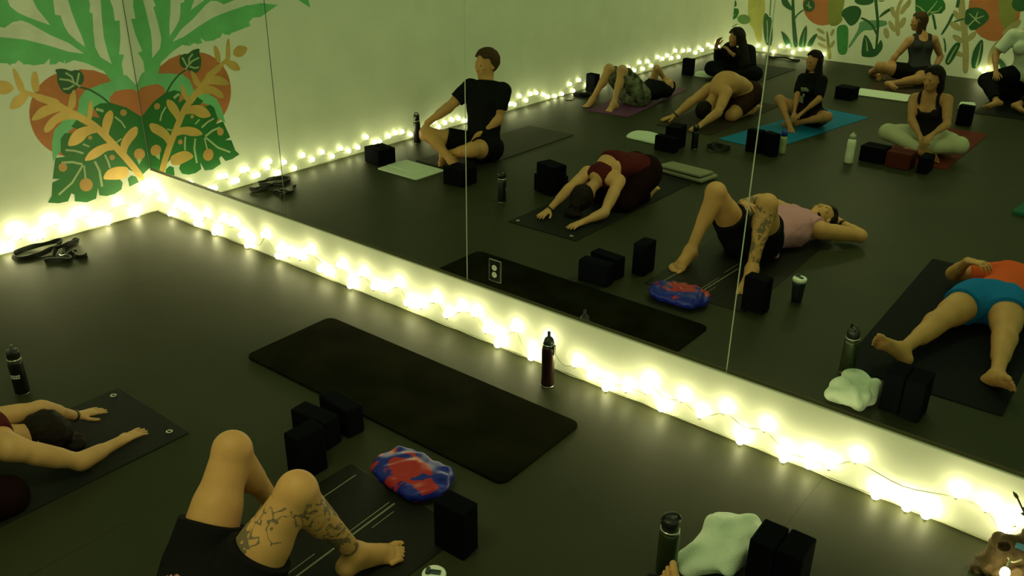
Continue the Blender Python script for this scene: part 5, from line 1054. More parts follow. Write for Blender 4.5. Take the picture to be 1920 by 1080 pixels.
def ink(V):
    out = np.zeros(len(V))
    def seg(a, b, r, v=1.0):
        a, b = A3(a), A3(b); ab = b - a
        t = np.clip((V - a) @ ab / (ab @ ab), 0, 1)
        d = np.linalg.norm(V - a - t[:, None] * ab, axis=1)
        return np.where(d < r, v, 0)
    jj = g['J']
    a = seg(lerp(jj['knR'], jj['anR'], .08), lerp(jj['knR'], jj['anR'], .72), .085) * (V[:, 2] < .50)
    b = seg(lerp(jj['hiR'], jj['knR'], .35), lerp(jj['hiR'], jj['knR'], .74), .11) * ((V[:, 0] < 4.27) | (V[:, 2] > .38))
    c = seg(lerp(jj['elL'], jj['wrL'], .15), jj['wrL'], .06)
    return np.maximum(np.maximum(a, b), c)
person('tattoo', 'barefoot person in pink sleeveless shirt lying back with knees bent, dark tattoos down one leg', g, skin_material('skin_ink', SK_A, True), .0048, attr=ink, eyes=True)
wear(g, 'shirt', tank_prims(g, .016, -.01, .05, width=.14) + [cone((4.20, -2.34, .10), (4.27, -2.27, .03), .06, .02, .03)], cloth_m('shirt_pink', (0.50, 0.24, 0.30)), noise=(.003, 30), label='pale pink sleeveless shirt')
wear(g, 'shorts', legs_cloth(g, .016, .43, .47, waist=.13, loose=.010), BLACK, noise=(.003, 30))
wear(g, 'hair', hair_cap(g, .018, low=-.06, fr=.05), HAIR_D, noise=(.003, 60))
hd, hu, fc, hsd = g['_head']
wear(g, 'beard', [ell(hd - hu * .080 + fc * .040, (.056, .046, .036), (hsd, fc, hu), .02)], HAIR_D)
w = band(g, 'R', 'watch', RUBBER, .022, .036, .03, 'wristwatch with a dark strap')

# --- person in orange shirt and blue shorts
J = P_('orange')
J.update(pel=[5.675, -2.19, .13], hiL=[5.58, -2.17, .125], hiR=[5.765, -2.21, .125])
J['elL'] = [5.36, -2.62, .08]; J['shL'] = [5.60, -2.70, .13]; J['shR'] = [5.97, -2.71, .13]; J['nek'] = [5.785, -2.71, .14]; J['hed'] = [5.82, -2.90, .13]
J['wrR'] = [6.00, -2.42, .20]; J['haR'] = [5.95, -2.36, .22]; J['elR'] = [6.18, -2.52, .09]
J['wrL'] = [5.455, -2.46, .25]; J['haL'] = [5.54, -2.43, .27]
J['toL'] = [5.29, -1.21, .20]; J['toR'] = [6.0, -1.27, .15]
g = body_parts(J, 1.0, face=(0, .1, 1), curl=.9, hup=(.15, -.95, .1), build=1.05, foot=1.1)
person('orange', 'person in orange shirt and blue shorts lying on a black mat with legs apart', g, skin_material('skin_o', SK_A), .006)
wear(g, 'shirt', trunk_cloth(g, .016, .55, .07), cloth_m('shirt_orange', (0.62, 0.10, 0.03)), noise=(.003, 30))
wear(g, 'shorts', legs_cloth(g, .014, .30, .28, waist=.12, loose=.008), cloth_m('shorts_blue', (0.012, 0.15, 0.42)), noise=(.003, 30))
wear(g, 'hair', hair_cap(g, .016, low=-.06, fr=.05), HAIR_B)
# ------------------------------------------------------------------ mats
def mat_slab(name, corners, m, label, th=.006, cat='yoga mat', group='yoga mats on the floor', rad=.012, waves=0.0):
    P = [Vector((a, b, 0)) for a, b in corners]
    c = sum(P, Vector()) / len(P)
    u = (P[1] - P[0] + P[2] - P[3]).normalized(); L1 = ((P[1] - P[0]).length + (P[2] - P[3]).length) / 2
    L2 = ((P[3] - P[0]).length + (P[2] - P[1]).length) / 2
    rz = math.atan2(u.y, u.x)
    e_loc = (c.x, c.y, 0.0)
    out = []
    for (cx, cy, a0) in ((L1 / 2 - rad, L2 / 2 - rad, 0), (-L1 / 2 + rad, L2 / 2 - rad, 90), (-L1 / 2 + rad, -L2 / 2 + rad, 180), (L1 / 2 - rad, -L2 / 2 + rad, 270)):
        for k in range(7):
            t = math.radians(a0 + 15 * k); out.append((cx + rad * math.cos(t), cy + rad * math.sin(t)))
    bm = bmesh.new()
    bot = [bm.verts.new((x, y, .0006)) for x, y in out]
    mid = [bm.verts.new((x, y, th * .75)) for x, y in out]
    top = [bm.verts.new((x * (1 - .004 / (L1 / 2)), y * (1 - .004 / (L2 / 2)), th)) for x, y in out]
    n = len(out)
    for A_, B_ in ((bot, mid), (mid, top)):
        for i in range(n): bm.faces.new((A_[i], A_[(i + 1) % n], B_[(i + 1) % n], B_[i]))
    bm.faces.new(top); bm.faces.new(bot)
    o = mesh_obj(name, bm, m, None, e_loc, rz)
    return tag(o, label, cat, group)

def mat_m(name, rgb, rough=.6, rgb2=None, ns=3, spec=.05):
    return mat(name, rgb, rough, rgb2=rgb2, nscale=ns, bump=.3, bscale=220, spec=spec)
mat_slab('yoga_mat', [(2.553, -1.005), (4.39, -.995), (4.40, -.362), (2.541, -.385)], mat_m('mat_olive', (0.0050, 0.0052, 0.0018), .9, (0.0105, 0.0105, 0.004), 4, .01),
         'thick dark olive mat lying empty along the lit mirror wall', .014, rad=.05)
mm = mat_slab('yoga_mat', [(2.32, -3.50), (2.32, -1.63), (2.97, -1.63), (2.97, -3.50)], mat_m('mat_charcoal', (0.014, 0.016, 0.014), .6), 'charcoal mat with two silver eyelets under the person in maroon')
for (x, y) in ((2.375, -1.69), (2.89, -1.69)):
    bm = bmesh.new()
    lathe(bm, [(.0085, 0), (.016, 0), (.0165, .0015), (.013, .0025), (.0085, .0018), (.0085, 0)], 20)
    o = mesh_obj('eyelet', bm, METAL, mm, smooth=True)
    o.matrix_world = Matrix.Translation((x, y, .0062))
    o.matrix_parent_inverse = Matrix.Identity(4)
    v = Vector((x, y, 0)) - Vector(mm.location); v.rotate(Matrix.Rotation(-mm.rotation_euler.z, 3, 'Z'))
    o.matrix_basis = Matrix.Translation((v.x, v.y, .0062))
tm = mat_slab('yoga_mat', [(3.72, -3.10), (3.76, -1.30), (4.47, -1.32), (4.44, -3.12)], mat_m('mat_black_shiny', (0.010, 0.010, 0.009), .4, (0.013, 0.013, 0.010), 6, .12), 'black mat under the person with the tattooed leg', .005)
for (x, y0, y1, w_) in ((3.845, -1.62, -1.35, .006), (4.10, -1.70, -1.39, .005), (4.128, -1.93, -1.38, .009), (4.155, -1.55, -1.42, .004), (4.10, -2.02, -1.80, .004)):  # bulb glints along the mat creases, painted as thin pale strips
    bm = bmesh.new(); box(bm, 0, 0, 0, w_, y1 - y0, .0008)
    o = mesh_obj('crease_glint', bm, mat('mat_glint', (.17, .18, .12), .4), tm)
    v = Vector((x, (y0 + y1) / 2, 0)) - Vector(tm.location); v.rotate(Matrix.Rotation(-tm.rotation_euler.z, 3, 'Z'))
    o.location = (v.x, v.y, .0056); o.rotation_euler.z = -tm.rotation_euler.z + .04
mat_slab('yoga_mat', [(5.12, -3.0), (5.20, -1.02), (5.98, -1.08), (5.98, -3.05)], mat_m('mat_black', (0.006, 0.007, 0.010), .6), 'black mat under the person in orange shirt')
mat_slab('yoga_mat', [(.56, -5.10), (1.09, -5.20), (1.16, -6.98), (.58, -6.95)], mat_m('mat_purple', (0.13, 0.045, 0.12), .6), 'purple mat under the person in patterned shorts')
mat_slab('yoga_mat', [(.60, -2.36), (1.20, -2.34), (1.22, -4.14), (.60, -4.12)], mat_m('mat_grey_olive', (0.038, 0.036, 0.022), .6), 'grey olive mat under the cross-legged person beside the left wall')
mat_slab('yoga_mat', [(1.66, -6.92), (1.66, -5.08), (2.33, -5.08), (2.33, -6.92)], mat_m('mat_dark_brown', (0.030, 0.022, 0.014), .6), 'dark brown mat under the shirtless person folded forward')
mat_slab('yoga_mat', [(2.56, -5.02), (3.13, -4.88), (3.28, -7.06), (2.68, -7.10)], mat_m('mat_blue', (0.008, 0.17, 0.36), .6), 'bright blue mat under the person with long dark hair')
mat_slab('yoga_mat', [(3.96, -5.42), (4.62, -5.42), (4.62, -7.12), (3.96, -7.12)], mat_m('mat_red', (0.13, 0.022, 0.014), .6), 'dull red mat under the person in pale leggings')
mat_slab('yoga_mat', [(2.76, -8.08), (3.46, -8.12), (3.44, -9.86), (2.76, -9.86)], mat_m('mat_brown', (0.055, 0.035, 0.022), .6), 'brown mat under the person in charcoal tank top by the back wall')
mat_slab('yoga_mat', [(.92, -7.66), (1.55, -7.66), (1.55, -9.3), (.92, -9.3)], mat_m('mat_dark_green', (0.014, 0.020, 0.013), .6), 'dark green mat under the person all in black')
mat_slab('yoga_mat', [(4.24, -8.1), (4.89, -8.1), (4.89, -9.7), (4.24, -9.7)], mat_m('mat_black2', (0.008, 0.010, 0.009), .6), 'black mat under the person in the white T-shirt')
mat_slab('yoga_mat', [(5.42, -4.45), (6.02, -4.40), (6.06, -6.1), (5.46, -6.15)], mat_m('mat_teal', (0.02, 0.12, 0.08), .6), 'dark teal mat lying alone at the right edge of the mirror view', .03, rad=.03)

# ------------------------------------------------------------------ foam blocks
FOAM = mat('foam_black', (0.0030, 0.0036, 0.006), 0.8, bump=.3, bscale=300, spec=.03)
FOAM_RED = mat('foam_red', (0.085, 0.018, 0.014), 0.8, bump=.3, bscale=300, spec=.05)
def block(x, y, rz, pose, label, group=None, m=FOAM, z=0.0):
    """pose 'side' lies on its long edge, 'up' stands on end, 'flat' lies flat"""
    d = {'side': (.228, .098, .152), 'up': (.152, .098, .228), 'flat': (.228, .152, .098)}[pose]
    bm = bmesh.new(); box(bm, 0, 0, d[2] / 2 + .0005, d[0], d[1], d[2] - .001, .008, 3)
    o = mesh_obj('yoga_block', bm, m, None, (x, y, z), rz, smooth=False)
    return tag(o, label, 'yoga block', group or 'foam yoga blocks on the floor')
R = math.radians
def pair(x, y, rz, pose, where, m=FOAM):
    n = Vector((-math.sin(rz), math.cos(rz)))
    a, b = ('nearer the mirror', 'farther from the mirror')
    block(x + n.x * .0515, y + n.y * .0515, rz, pose, 'black foam block %s, %s of the two' % (where, a), m=m)
    block(x - n.x * .0515, y - n.y * .0515, rz + .02, pose, 'black foam block %s, %s of the two' % (where, b), m=m)
pair(.38, -2.10, R(8), 'side', 'beside the lit left wall')
pair(1.38, -2.12, R(-4), 'side', 'beside the open white towel')
pair(2.13, -2.46, R(14), 'side', 'beside the logo flask')
block(2.13, -2.46, R(14), 'flat', 'black foam block on top of the stack beside the logo flask', z=.153)
block(3.490, -1.12, R(-5), 'side', 'black foam block on its side at the edge of the olive mat, nearer the mirror')
block(3.480, -1.27, R(5), 'side', 'black foam block on its side by the olive mat, farther from the mirror')
block(3.650, -1.465, R(88), 'up', 'black foam block standing upright by the bent bare knees')
block(4.50, -1.41, R(2), 'up', 'black foam block standing upright beside the blue and red bag')
o1 = block(5.535, -.80, R(92), 'up', 'black foam block standing beside the crumpled white towel, left of the pair')
o2 = block(5.637, -.79, R(91), 'up', 'black foam block standing beside the crumpled white towel, right of the pair')
pair(3.985, -5.28, R(4), 'side', 'left of the red block')
block(4.24, -5.20, R(3), 'side', 'dull red foam block in front of the person in pale leggings', m=FOAM_RED)
block(4.24, -5.31, R(3), 'side', 'dull red foam block behind the other red one, closest to the pale leggings', m=FOAM_RED)
block(4.47, -5.24, R(88), 'side', 'black foam block at the right end of the red blocks')
block(4.30, -7.38, R(5), 'up', 'black foam block standing behind the person in pale leggings')
pair(2.26, -4.42, R(-6), 'up', 'next to the small white towel')
block(2.26, -4.245, R(0), 'side', 'black foam block on its side by the small white towel')
block(2.95, -4.80, R(4), 'up', 'black foam block standing at the near end of the blue mat, left one')
block(3.12, -4.78, R(20), 'up', 'black foam block standing at the near end of the blue mat, beside the clear bottle')
pair(2.80, -8.10 + .24, R(5), 'side', 'beside the long pale towel')
block(.15, -6.06, R(4), 'up', 'black foam block standing by the left wall near the purple mat')
block(.56, -7.86, R(4), 'up', 'black foam block standing between the left wall and the person all in black')

# ------------------------------------------------------------------ bottles and cups
def spun(name, prof, m, parent, seg=28, loc=None):
    bm = bmesh.new(); lathe(bm, prof, seg)
    return mesh_obj(name, bm, m, parent, loc, smooth=True)
def loop_part(name, m, parent, r, z0, h, w=.006):
    pts = smooth_path([(-r, 0, z0), (-r, 0, z0 + h * .6), (-r * .55, 0, z0 + h), (r * .55, 0, z0 + h), (r, 0, z0 + h * .6), (r, 0, z0)], 4)
    bm = bmesh.new(); tube(bm, pts, w, 8)
    return mesh_obj(name, bm, m, parent, smooth=True)
DKRED = mat('bottle_maroon', (0.030, 0.012, 0.010), .3, .6)
e = empty('water_bottle', (4.036, -.106 - .06, 0), 0, 'dark maroon metal bottle with spout lid standing against the string lights', 'water bottle', 'water bottles on the floor')
spun('body', [(0, .001), (.033, .001), (.0365, .006), (.0355, .02), (.0335, .06), (.0335, .12), (.036, .17), (.0365, .215), (.034, .235), (.029, .243), (0, .243)], DKRED, e)
spun('neck_ring', [(.028, .243), (.031, .243), (.031, .252), (.028, .252)], METAL, e)
spun('base_ring', [(.0335, .0005), (.0372, .0005), (.0372, .007), (.0360, .008)], METAL, e)
cap = spun('cap', [(0, .250), (.029, .250), (.029, .262), (.024, .280), (.012, .292), (.0085, .294), (.0085, .318), (.006, .322), (0, .322)], RUBBER, e)
bm = bmesh.new(); box(bm, .036, 0, .225, .010, .018, .055, .003); mesh_obj('clip', bm, RUBBER, e)
FLASK = mat('flask_black', (0.004, 0.004, 0.004), .4)
def flask(x, y, rz, label, hgt=.27, r=.036, m=FLASK, logo=True, lid=RUBBER, loop=True, ring=True):
    e = empty('water_bottle', (x, y, 0), rz, label, 'water bottle', 'water bottles on the floor')
    k = hgt / .27
    spun('body', [(0, .001), (r * .94, .001), (r, .006), (r, .175 * k), (r * .96, .190 * k), (r * .82, .198 * k), (0, .198 * k)], m, e)
    if ring: spun('neck_ring', [(r * .80, .197 * k), (r * .93, .197 * k), (r * .93, .206 * k), (r * .80, .206 * k)], METAL, e)
    spun('base_ring', [(r * .95, .0005), (r * 1.015, .0005), (r * 1.015, .005), (r * 1.0, .006)], METAL, e)
    cap = spun('cap', [(0, .204 * k), (r * .86, .204 * k), (r * .86, .245 * k), (r * .78, .252 * k), (0, .252 * k)], lid, e)
    if loop: loop_part('carry_loop', lid, cap, r * .80, .225 * k, .045 * k)
    return e
f1 = flask(1.981, -1.968, R(-25), 'black insulated bottle with silver ring and small white logo, standing alone')
# small white logo on the flask: two rows of short bars
bm = bmesh.new()
rr = .0363
for row, (z, segs) in enumerate(((.118, ((-.75, -.5), (-.42, -.2), (-.12, .12), (.2, .45), (.52, .75))), (.106, ((-.72, -.4), (-.3, .0), (.08, .38), (.46, .7))))):
    for a0, a1 in segs:
        n = 4
        vs = [[bm.verts.new((rr * math.sin(a0 + (a1 - a0) * i / n), -rr * math.cos(a0 + (a1 - a0) * i / n), z + dz)) for i in range(n + 1)] for dz in (-.0045, .0045)]
        for i in range(n): bm.faces.new((vs[0][i], vs[0][i + 1], vs[1][i + 1], vs[1][i]))
lg = mesh_obj('logo', bm, mat('print_white', (.7, .7, .62), .5), f1, rz=R(62))
OLIVE = mat('flask_olive', (0.028, 0.040, 0.014), .35, .3)
flask(5.225, -1.0, R(40), 'dark olive insulated bottle with steel collar and black lid, beside the crumpled towel', .285, .040, OLIVE)
flask(.17, -2.82, 0, 'black bottle standing against the left wall by the cross-legged person', .31, .036)
flask(2.44, -4.50, 0, 'slim black bottle behind the foam blocks by the small white towel', .25, .034, ring=False)
e = empty('water_bottle', (3.82, -5.04, 0), 0, 'pale white bottle standing alone in the middle of the floor', 'water bottle', 'water bottles on the floor')
spun('body', [(0, .001), (.038, .001), (.042, .008), (.041, .08), (.039, .14), (.041, .19), (.038, .225), (.028, .240), (0, .24)], mat('bottle_white', (0.72, 0.76, 0.60), .4), e)
spun('cap', [(0, .238), (.030, .238), (.030, .268), (.026, .280), (.012, .284), (.012, .298), (0, .300)], mat('cap_pale', (0.40, 0.44, 0.34), .4), e)
e = empty('water_bottle', (3.19, -4.93, 0), 0, 'clear plastic bottle with blue cap standing on the blue mat', 'water bottle', 'water bottles on the floor')
spun('body', [(0, .001), (.031, .001), (.034, .008), (.033, .05), (.030, .075), (.034, .10), (.034, .15), (.026, .180), (0, .18)], mat('bottle_clear', (0.34, 0.36, 0.20), .15, spec=.6), e)
spun('cap', [(0, .178), (.029, .178), (.031, .215), (.025, .235), (.010, .240), (.010, .255), (0, .257)], mat('cap_blue', (0.012, 0.05, 0.35), .4), e)
# dark tumbler with white lid
e = empty('tumbler', (4.655, -1.70, 0), R(30), 'black tumbler with white flip lid beside the bare foot', 'tumbler')
spun('body', [(0, .001), (.030, .001), (.033, .006), (.042, .130), (.042, .142), (.038, .142), (0, .142)], mat('tumbler_black', (.005, .012, .014), .35), e)
lid = spun('lid', [(.0, .150), (.036, .150), (.043, .141), (.0445, .150), (.0445, .160), (.039, .166), (0, .166)], mat('lid_white', (.75, .8, .72), .4), e)
bm = bmesh.new(); box(bm, .006, 0, .170, .040, .020, .008, .003); box(bm, -.022, 0, .173, .016, .030, .014, .004); mesh_obj('flip_tab', bm, mat('tab_dark', (.01, .03, .03), .4), lid)

# ------------------------------------------------------------------ towels and cloth
def heap(name, outline, h, m, label, cat, group=None, bump=.02, freq=14, seed=1, nr=14, edge=.10, parent=None, z0=.002, lift=0.0):
    """soft cloth with thickness: closed dome over an irregular outline"""
    rnd = random.Random(seed)
    P = smooth_path([Vector((a, b, 0)) for a, b in outline], 6, closed=True)
    c = sum(P, Vector()) / len(P)
    n = len(P); V = [(0, 0, h * .8)]; F = []
    ph = [rnd.uniform(0, 6) for _ in range(6)]
    def zf(x, y, t):
        w = math.sin(x * freq + ph[0] + 1.5 * math.sin(y * freq * .6 + ph[1])) * .5 + math.sin(y * freq * 1.2 + ph[2] + 1.3 * math.sin(x * freq * .8 + ph[3])) * .35 + math.sin((x + y) * freq * 1.9 + ph[4]) * .2
        body = h * min(1, (1 - t) / edge) ** .5 if t > 1 - edge else h
        return max(z0 + .002, z0 + body + bump * w * (1 - t ** 6))
    V[0] = (0, 0, zf(0, 0, 0))
    for k in range(1, nr + 1):
        t = (k / nr) ** .85
        for p in P:
            q = (p - c) * t
            V.append((q.x, q.y, zf(q.x, q.y, t) if k < nr else z0 + h * .35))
    for p in P:
        q = (p - c) * .99; V.append((q.x, q.y, z0))
    V.append((0, 0, z0)); last = len(V) - 1
    for i in range(n):
        j = (i + 1) % n
        F.append((0, 1 + i, 1 + j))
        for k in range(nr): 
            a = 1 + k * n
            F.append((a + i, a + n + i, a + n + j, a + j))
        a = 1 + nr * n
        F.append((last, a + j, a + i))
    bm = bmesh.new()
    vs = [bm.verts.new(v) for v in V]
    for f in F: bm.faces.new([vs[i] for i in f])
    o = mesh_obj(name, bm, m, parent, (c.x, c.y, lift), smooth=True)
    if label: tag(o, label, cat, group)
    return o
TOWEL = mat('towel_white', (0.66, 0.74, 0.62), .9, bump=.4, bscale=160, spec=.1)
TG = 'white towels on the floor'
ft = mat_slab('towel', [(.53, -1.93), (1.13, -1.945), (.93, -2.27), (.51, -2.30)], TOWEL, 'open white towel laid flat in front of the cross-legged person', .010, 'towel', TG, .02)
bm = bmesh.new(); box(bm, -.05, -.02, .0125, .40, .17, .005, .002)
for v in bm.verts: v.co.z += .003 * math.sin(v.co.x * 25)
mesh_obj('folded_layer', bm, TOWEL, ft)
heap('towel', [(1.68, -4.42), (1.64, -4.70), (1.90, -4.72), (2.06, -4.56), (2.10, -4.38), (1.88, -4.38)], .022, TOWEL, 'small white towel on the floor near the slim black bottle', 'towel', TG, .008, 18, 3)
heap('towel', [(.68, -7.84), (.60, -8.10), (.76, -8.20), (.90, -8.10), (.92, -7.88)], .03, TOWEL, 'small folded white towel left of the person all in black', 'towel', TG, .006, 18, 4)
lt = mat_slab('towel', [(2.78, -8.12), (3.47, -8.13), (3.43, -8.58), (2.75, -8.54)], TOWEL, 'long pale towel across the brown mat by the back wall', .010, 'towel', TG, .03)
lt.location.z = .0065
heap('towel', [(4.02, -8.40), (4.06, -8.16), (4.16, -8.02), (4.22, -8.10), (4.20, -8.40), (4.12, -8.52)], .05, TOWEL, 'pale towel lit by the bulb clump at the back wall', 'towel', TG, .015, 18, 6)
# crumpled towel beside the olive bottle: sits up in folds
tw = sdf_obj('towel', [ell((5.335, -.80, .045), (.085, .13, .050), np.eye(3), .03), ell((5.31, -.70, .055), (.075, .075, .060), np.eye(3), .03), ell((5.39, -.66, .06), (.06, .07, .065), np.eye(3), .02),
     ell((5.30, -.90, .035), (.07, .08, .04), np.eye(3), .03), ell((5.42, -.78, .05), (.045, .12, .06), np.eye(3), .03), cone((5.27, -.64, .05), (5.41, -.60, .075), .035, .03, .02)], .005, TOWEL, None, A3((5.34, -.78, 0)),
     cuts=[((0, 0, .002), (0, 0, -1))], noise=(.012, 34))
tag(tw, 'crumpled white towel between the olive bottle and the pair of black blocks', 'towel', TG)
gf = mat('blanket_grey', (0.21, 0.22, 0.155), .9, bump=.4, bscale=90, spec=.1, rgb2=(0.26, 0.235, 0.155), nscale=2.5)
e = empty('blanket', (2.82, -3.64, .0065), R(8), 'folded grey blanket lying behind the person in maroon', 'blanket')
bm = bmesh.new(); box(bm, 0, 0, .020, .50, .26, .036, .014, 3); mesh_obj('lower_fold', bm, gf, e, smooth=True)
bm = bmesh.new(); box(bm, -.01, .015, .054, .47, .22, .030, .013, 3)
for v in bm.verts: v.co.z += .006 * math.sin(v.co.x * 11) + .004 * math.sin(v.co.y * 17)
mesh_obj('upper_fold', bm, gf, e, smooth=True)

# ------------------------------------------------------------------ blue and red bag
def bag_material():
    m = bpy.data.materials.new('bag_print'); m.use_nodes = True
    nt = m.node_tree; b = nt.nodes['Principled BSDF']
    b.inputs['Roughness'].default_value = .38; b.inputs['Specular IOR Level'].default_value = .3
    tc = nt.nodes.new('ShaderNodeTexCoord')
    mp = nt.nodes.new('ShaderNodeMapping'); mp.inputs['Location'].default_value = (.3, .1, 0); mp.inputs['Scale'].default_value = (1, 1, .6)
    nt.links.new(tc.outputs['Object'], mp.inputs['Vector'])
    n = nt.nodes.new('ShaderNodeTexNoise'); n.inputs['Scale'].default_value = 5.2; n.inputs['Detail'].default_value = 2.5; n.inputs['Distortion'].default_value = 1.8
    nt.links.new(mp.outputs[0], n.inputs['Vector'])
    sx = nt.nodes.new('ShaderNodeSeparateXYZ'); nt.links.new(tc.outputs['Object'], sx.inputs[0])
    lft = nt.nodes.new('ShaderNodeMath'); lft.operation = 'MULTIPLY_ADD'; lft.inputs[1].default_value = -1.6; lft.inputs[2].default_value = -.08
    nt.links.new(sx.outputs['X'], lft.inputs[0])
    mx_ = nt.nodes.new('ShaderNodeMath'); mx_.operation = 'MAXIMUM'; mx_.inputs[1].default_value = 0
    nt.links.new(lft.outputs[0], mx_.inputs[0])
    # spiky red burst left of the middle of the bag
    vm = nt.nodes.new('ShaderNodeVectorMath'); vm.operation = 'DISTANCE'; vm.inputs[1].default_value = (.03, -.01, .10)
    nt.links.new(tc.outputs['Object'], vm.inputs[0])
    bs = nt.nodes.new('ShaderNodeMath'); bs.operation = 'MULTIPLY_ADD'; bs.inputs[1].default_value = -2.2; bs.inputs[2].default_value = .27
    nt.links.new(vm.outputs['Value'], bs.inputs[0])
    ad = nt.nodes.new('ShaderNodeMath'); ad.operation = 'ADD'; nt.links.new(n.outputs['Fac'], ad.inputs[0]); nt.links.new(mx_.outputs[0], ad.inputs[1])
    ad2 = nt.nodes.new('ShaderNodeMath'); ad2.operation = 'ADD'; nt.links.new(ad.outputs[0], ad2.inputs[0]); nt.links.new(bs.outputs[0], ad2.inputs[1])
    cr = nt.nodes.new('ShaderNodeValToRGB')
    cr.color_ramp.elements[0].position = .525; cr.color_ramp.elements[0].color = (0.006, 0.014, 0.24, 1)
    cr.color_ramp.elements[1].position = .555; cr.color_ramp.elements[1].color = (0.36, 0.018, 0.022, 1)
    nt.links.new(ad2.outputs[0], cr.inputs['Fac']); nt.links.new(cr.outputs[0], b.inputs['Base Color'])
    return m
bc = A3((4.07, -1.22, 0))
bag = sdf_obj('bag', [ell(bc + A3((0, 0, .045)), (.19, .125, .050), np.eye(3), .03), ell(bc + A3((-.09, .01, .04)), (.11, .115, .042), np.eye(3), .03), ell(bc + A3((.09, -.02, .05)), (.09, .11, .050), np.eye(3), .03),
     cone(bc + A3((-.14, .07, .05)), bc + A3((.12, .09, .05)), .03, .035, .02), cone(bc + A3((-.02, -.10, .05)), bc + A3((.14, .03, .075)), .022, .03, .02), cone(bc + A3((-.17, -.06, .03)), bc + A3((.0, .02, .08)), .02, .025, .02)], .0045,
     bag_material(), None, bc, cuts=[((0, 0, .0065), (0, 0, -1))], noise=(.007, 46))
tag(bag, 'wrinkled shiny blue bag with red splashes lying at the foot of the black mat', 'bag')

# ------------------------------------------------------------------ straps
def ribbon(bm, pts, w=.036, th=.0025, lean=0.0):
    P = smooth_path(pts, 8)
    rows = []
    for i, p in enumerate(P):
        t = (P[min(i + 1, len(P) - 1)] - P[max(i - 1, 0)]); t.z = 0
        t = t.normalized() if t.length > 1e-6 else Vector((1, 0, 0))
        nn = Vector((-t.y, t.x, 0))
        up = (Vector((0, 0, 1)) + nn * lean * math.sin(i * .35)).normalized()
        rows.append([bm.verts.new(p + nn * s * th + up * (w * u)) for s, u in ((-1, 0), (1, 0), (1, 1), (-1, 1))])
    for a, b in zip(rows[:-1], rows[1:]):
        for k in range(4): bm.faces.new((a[k], a[(k + 1) % 4], b[(k + 1) % 4], b[k]))
    bm.faces.new(rows[0]); bm.faces.new(rows[-1])
STRAP = mat('strap_black', (0.010, 0.011, 0.008), .7, bump=.4, bscale=400)
e = empty('yoga_strap', (.22, -.98, 0), 0, 'black looped cotton strap tossed on the floor under the painted leaves', 'yoga strap', 'yoga straps on the floor')
o_ = Vector((.22, -.98, 0))
bm = bmesh.new()
q = lambda x, y, z=.001: Vector((x + .03, y, z)) - o_
ribbon(bm, [q(.30, -1.00), q(.20, -.91, .02), q(.14, -.87, .03), q(.08, -.97, .02), q(.045, -1.10), q(.08, -1.19), q(.17, -1.17), q(.215, -1.06), q(.22, -.95, .02), q(.245, -.86, .03), q(.225, -.78, .02), q(.15, -.77, .005), q(.20, -.87, .0), q(.33, -.93)], lean=.5)
mesh_obj('webbing', bm, STRAP, e, smooth=False)
bm = bmesh.new()
ribbon(bm, [q(.46, -.84), q(.44, -.90), q(.38, -.90), q(.34, -.86), q(.38, -.93), q(.44, -.96), q(.40, -1.03), q(.35, -1.08)], .034, .006, .6)
mesh_obj('free_end', bm, STRAP, e, smooth=False)
bm = bmesh.new()
for dx, sx, sy in ((-.018, .006, .045), (.018, .006, .045)): box(bm, dx, 0, .018, sx, sy, .006, .001)
for dy in (-.02, .02): box(bm, 0, dy, .018, .040, .006, .006, .001)
mesh_obj('buckle', bm, METAL, e, tuple(q(.335, -.95)))
e = empty('yoga_strap', (2.66, -4.64, 0), 0, 'black coiled strap on the floor left of the blue mat', 'yoga strap', 'yoga straps on the floor')
bm = bmesh.new()
ribbon(bm, [Vector((math.cos(t) * (.03 + .012 * t), math.sin(t) * (.028 + .010 * t), .001 + .01 * (i % 3))) for i, t in enumerate([k * .8 for k in range(14)])], .036, .003, .5)
mesh_obj('webbing', bm, STRAP, e)
e = empty('yoga_strap', (1.05, -9.95, 0), 0, 'black strap lying under the bulbs of the back wall near the corner', 'yoga strap', 'yoga straps on the floor')
bm = bmesh.new()
ribbon(bm, [Vector((-.25, -.04, .001)), Vector((-.1, .03, .001)), Vector((.05, -.03, .01)), Vector((.2, .02, .001)), Vector((.3, -.02, .001))], .03, .004, .5)
mesh_obj('webbing', bm, STRAP, e)
# phone and glasses case by the left wall
e = empty('phone', (.20, -5.50, 0), R(70), 'dark phone lying by the left wall near the purple mat', 'phone')
bm = bmesh.new(); box(bm, 0, 0, .005, .15, .074, .008, .003, 2); mesh_obj('case', bm, RUBBER, e)
bm = bmesh.new(); box(bm, 0, 0, .0093, .138, .064, .0008); mesh_obj('screen', bm, mat('screen_off', (.02, .025, .02), .08), e)
o = heap('eye_pillow', [(.16, -5.78), (.10, -5.70), (.22, -5.66), (.30, -5.74), (.26, -5.84)], .04, BLACK, 'small dark pouch by the left wall beside the standing block', 'pouch', None, .004, 20, 8)
o.name = 'pouch'

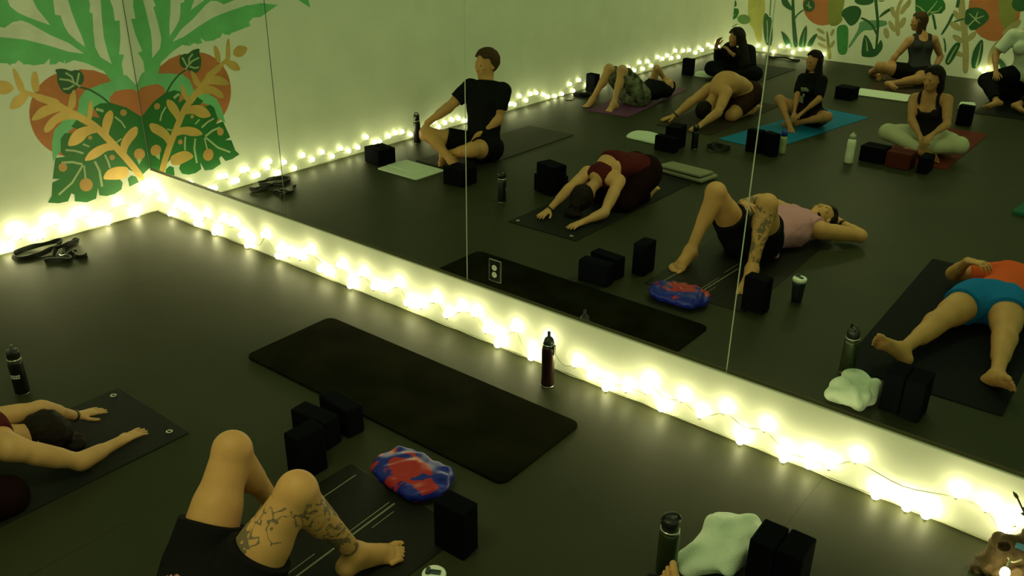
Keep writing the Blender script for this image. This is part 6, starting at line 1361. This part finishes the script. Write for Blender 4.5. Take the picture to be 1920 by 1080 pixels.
# ------------------------------------------------------------------ driftwood lamp in the right foreground
WOOD = mat('driftwood', (0.055, 0.036, 0.017), .8, bump=.9, bscale=35, rgb2=(0.13, 0.085, 0.04), nscale=12, spec=.1)
c0 = A3((6.265, -.175, 0))
dw = sdf_obj('driftwood', [ell(c0 + A3((0, 0, .03)), (.11, .085, .035), np.eye(3), .03), cone(c0 + A3((-.06, -.01, .03)), c0 + A3((-.045, .02, .125)), .042, .038, .03), cone(c0 + A3((.02, .02, .04)), c0 + A3((.05, .05, .19)), .045, .035, .03),
     cone(c0 + A3((-.045, .02, .125)), c0 + A3((.03, .04, .15)), .030, .030, .03), cone(c0 + A3((.05, .05, .19)), c0 + A3((.13, .03, .15)), .032, .022, .03), cone(c0 + A3((.02, -.05, .03)), c0 + A3((.09, -.03, .10)), .035, .03, .03),
     cone(c0 + A3((-.10, -.05, .015)), c0 + A3((-.03, -.02, .03)), .018, .03, .02)], .004, WOOD, None, c0, cuts=[((0, 0, .001), (0, 0, -1))], noise=(.006, 70),
     subtract=[ell(c0 + A3((-.035, -.005, .135)), (.022, .030, .020), np.eye(3)), ell(c0 + A3((.02, -.07, .085)), (.03, .02, .03), np.eye(3))])
tag(dw, 'gnarled brown driftwood piece with hollow, at the lower right by the mirror wall', 'driftwood')
bm = bmesh.new(); tube(bm, smooth_path([Vector((-.01, -.055, .125)), Vector((.01, -.06, .118)), Vector((.035, -.055, .140))], 4), .0035, 6); mesh_obj('twig', bm, mat('twig_pale', (.5, .42, .25), .6), dw)
bm = bmesh.new()
tube(bm, smooth_path([Vector((-.045, .09, .30)), Vector((-.02, .08, .27)), Vector((.02, .07, .22)), Vector((.05, .06, .19))], 4), .0035, 6)
for p, d in (((-.045, .09, .30), (-.02, .0, .02)), ((-.015, .08, .265), (.015, .0, .03)), ((.0, .078, .25), (-.02, .0, -.005))):
    tube(bm, [Vector(p), Vector(p) + Vector(d) * .5, Vector(p) + Vector(d)], [.006, .007, .001], 6)
mesh_obj('thin_branch', bm, mat('twig_dark', (.05, .04, .02), .7), dw)
bm = bmesh.new()
ribbon(bm, [Vector((.0, -.005, .145)), Vector((.04, -.015, .150)), Vector((.09, -.02, .125)), Vector((.12, -.02, .09))], .022, .002, .4)
mesh_obj('blue_ribbon', bm, mat('ribbon_blue', (.08, .22, .36), .5), dw)
o = bpy.data.objects.new('bulb', bulb_mesh); o.scale = (.85, .85, 1.05); o.location = (-.002, -.095, .082); link(o, dw)
bm = bmesh.new(); tube(bm, [Vector((-.002, -.095, .108)), Vector((0, -.075, .122)), Vector((0, -.056, .122))], .004, 6); mesh_obj('bulb_wire', bm, CORD, dw)
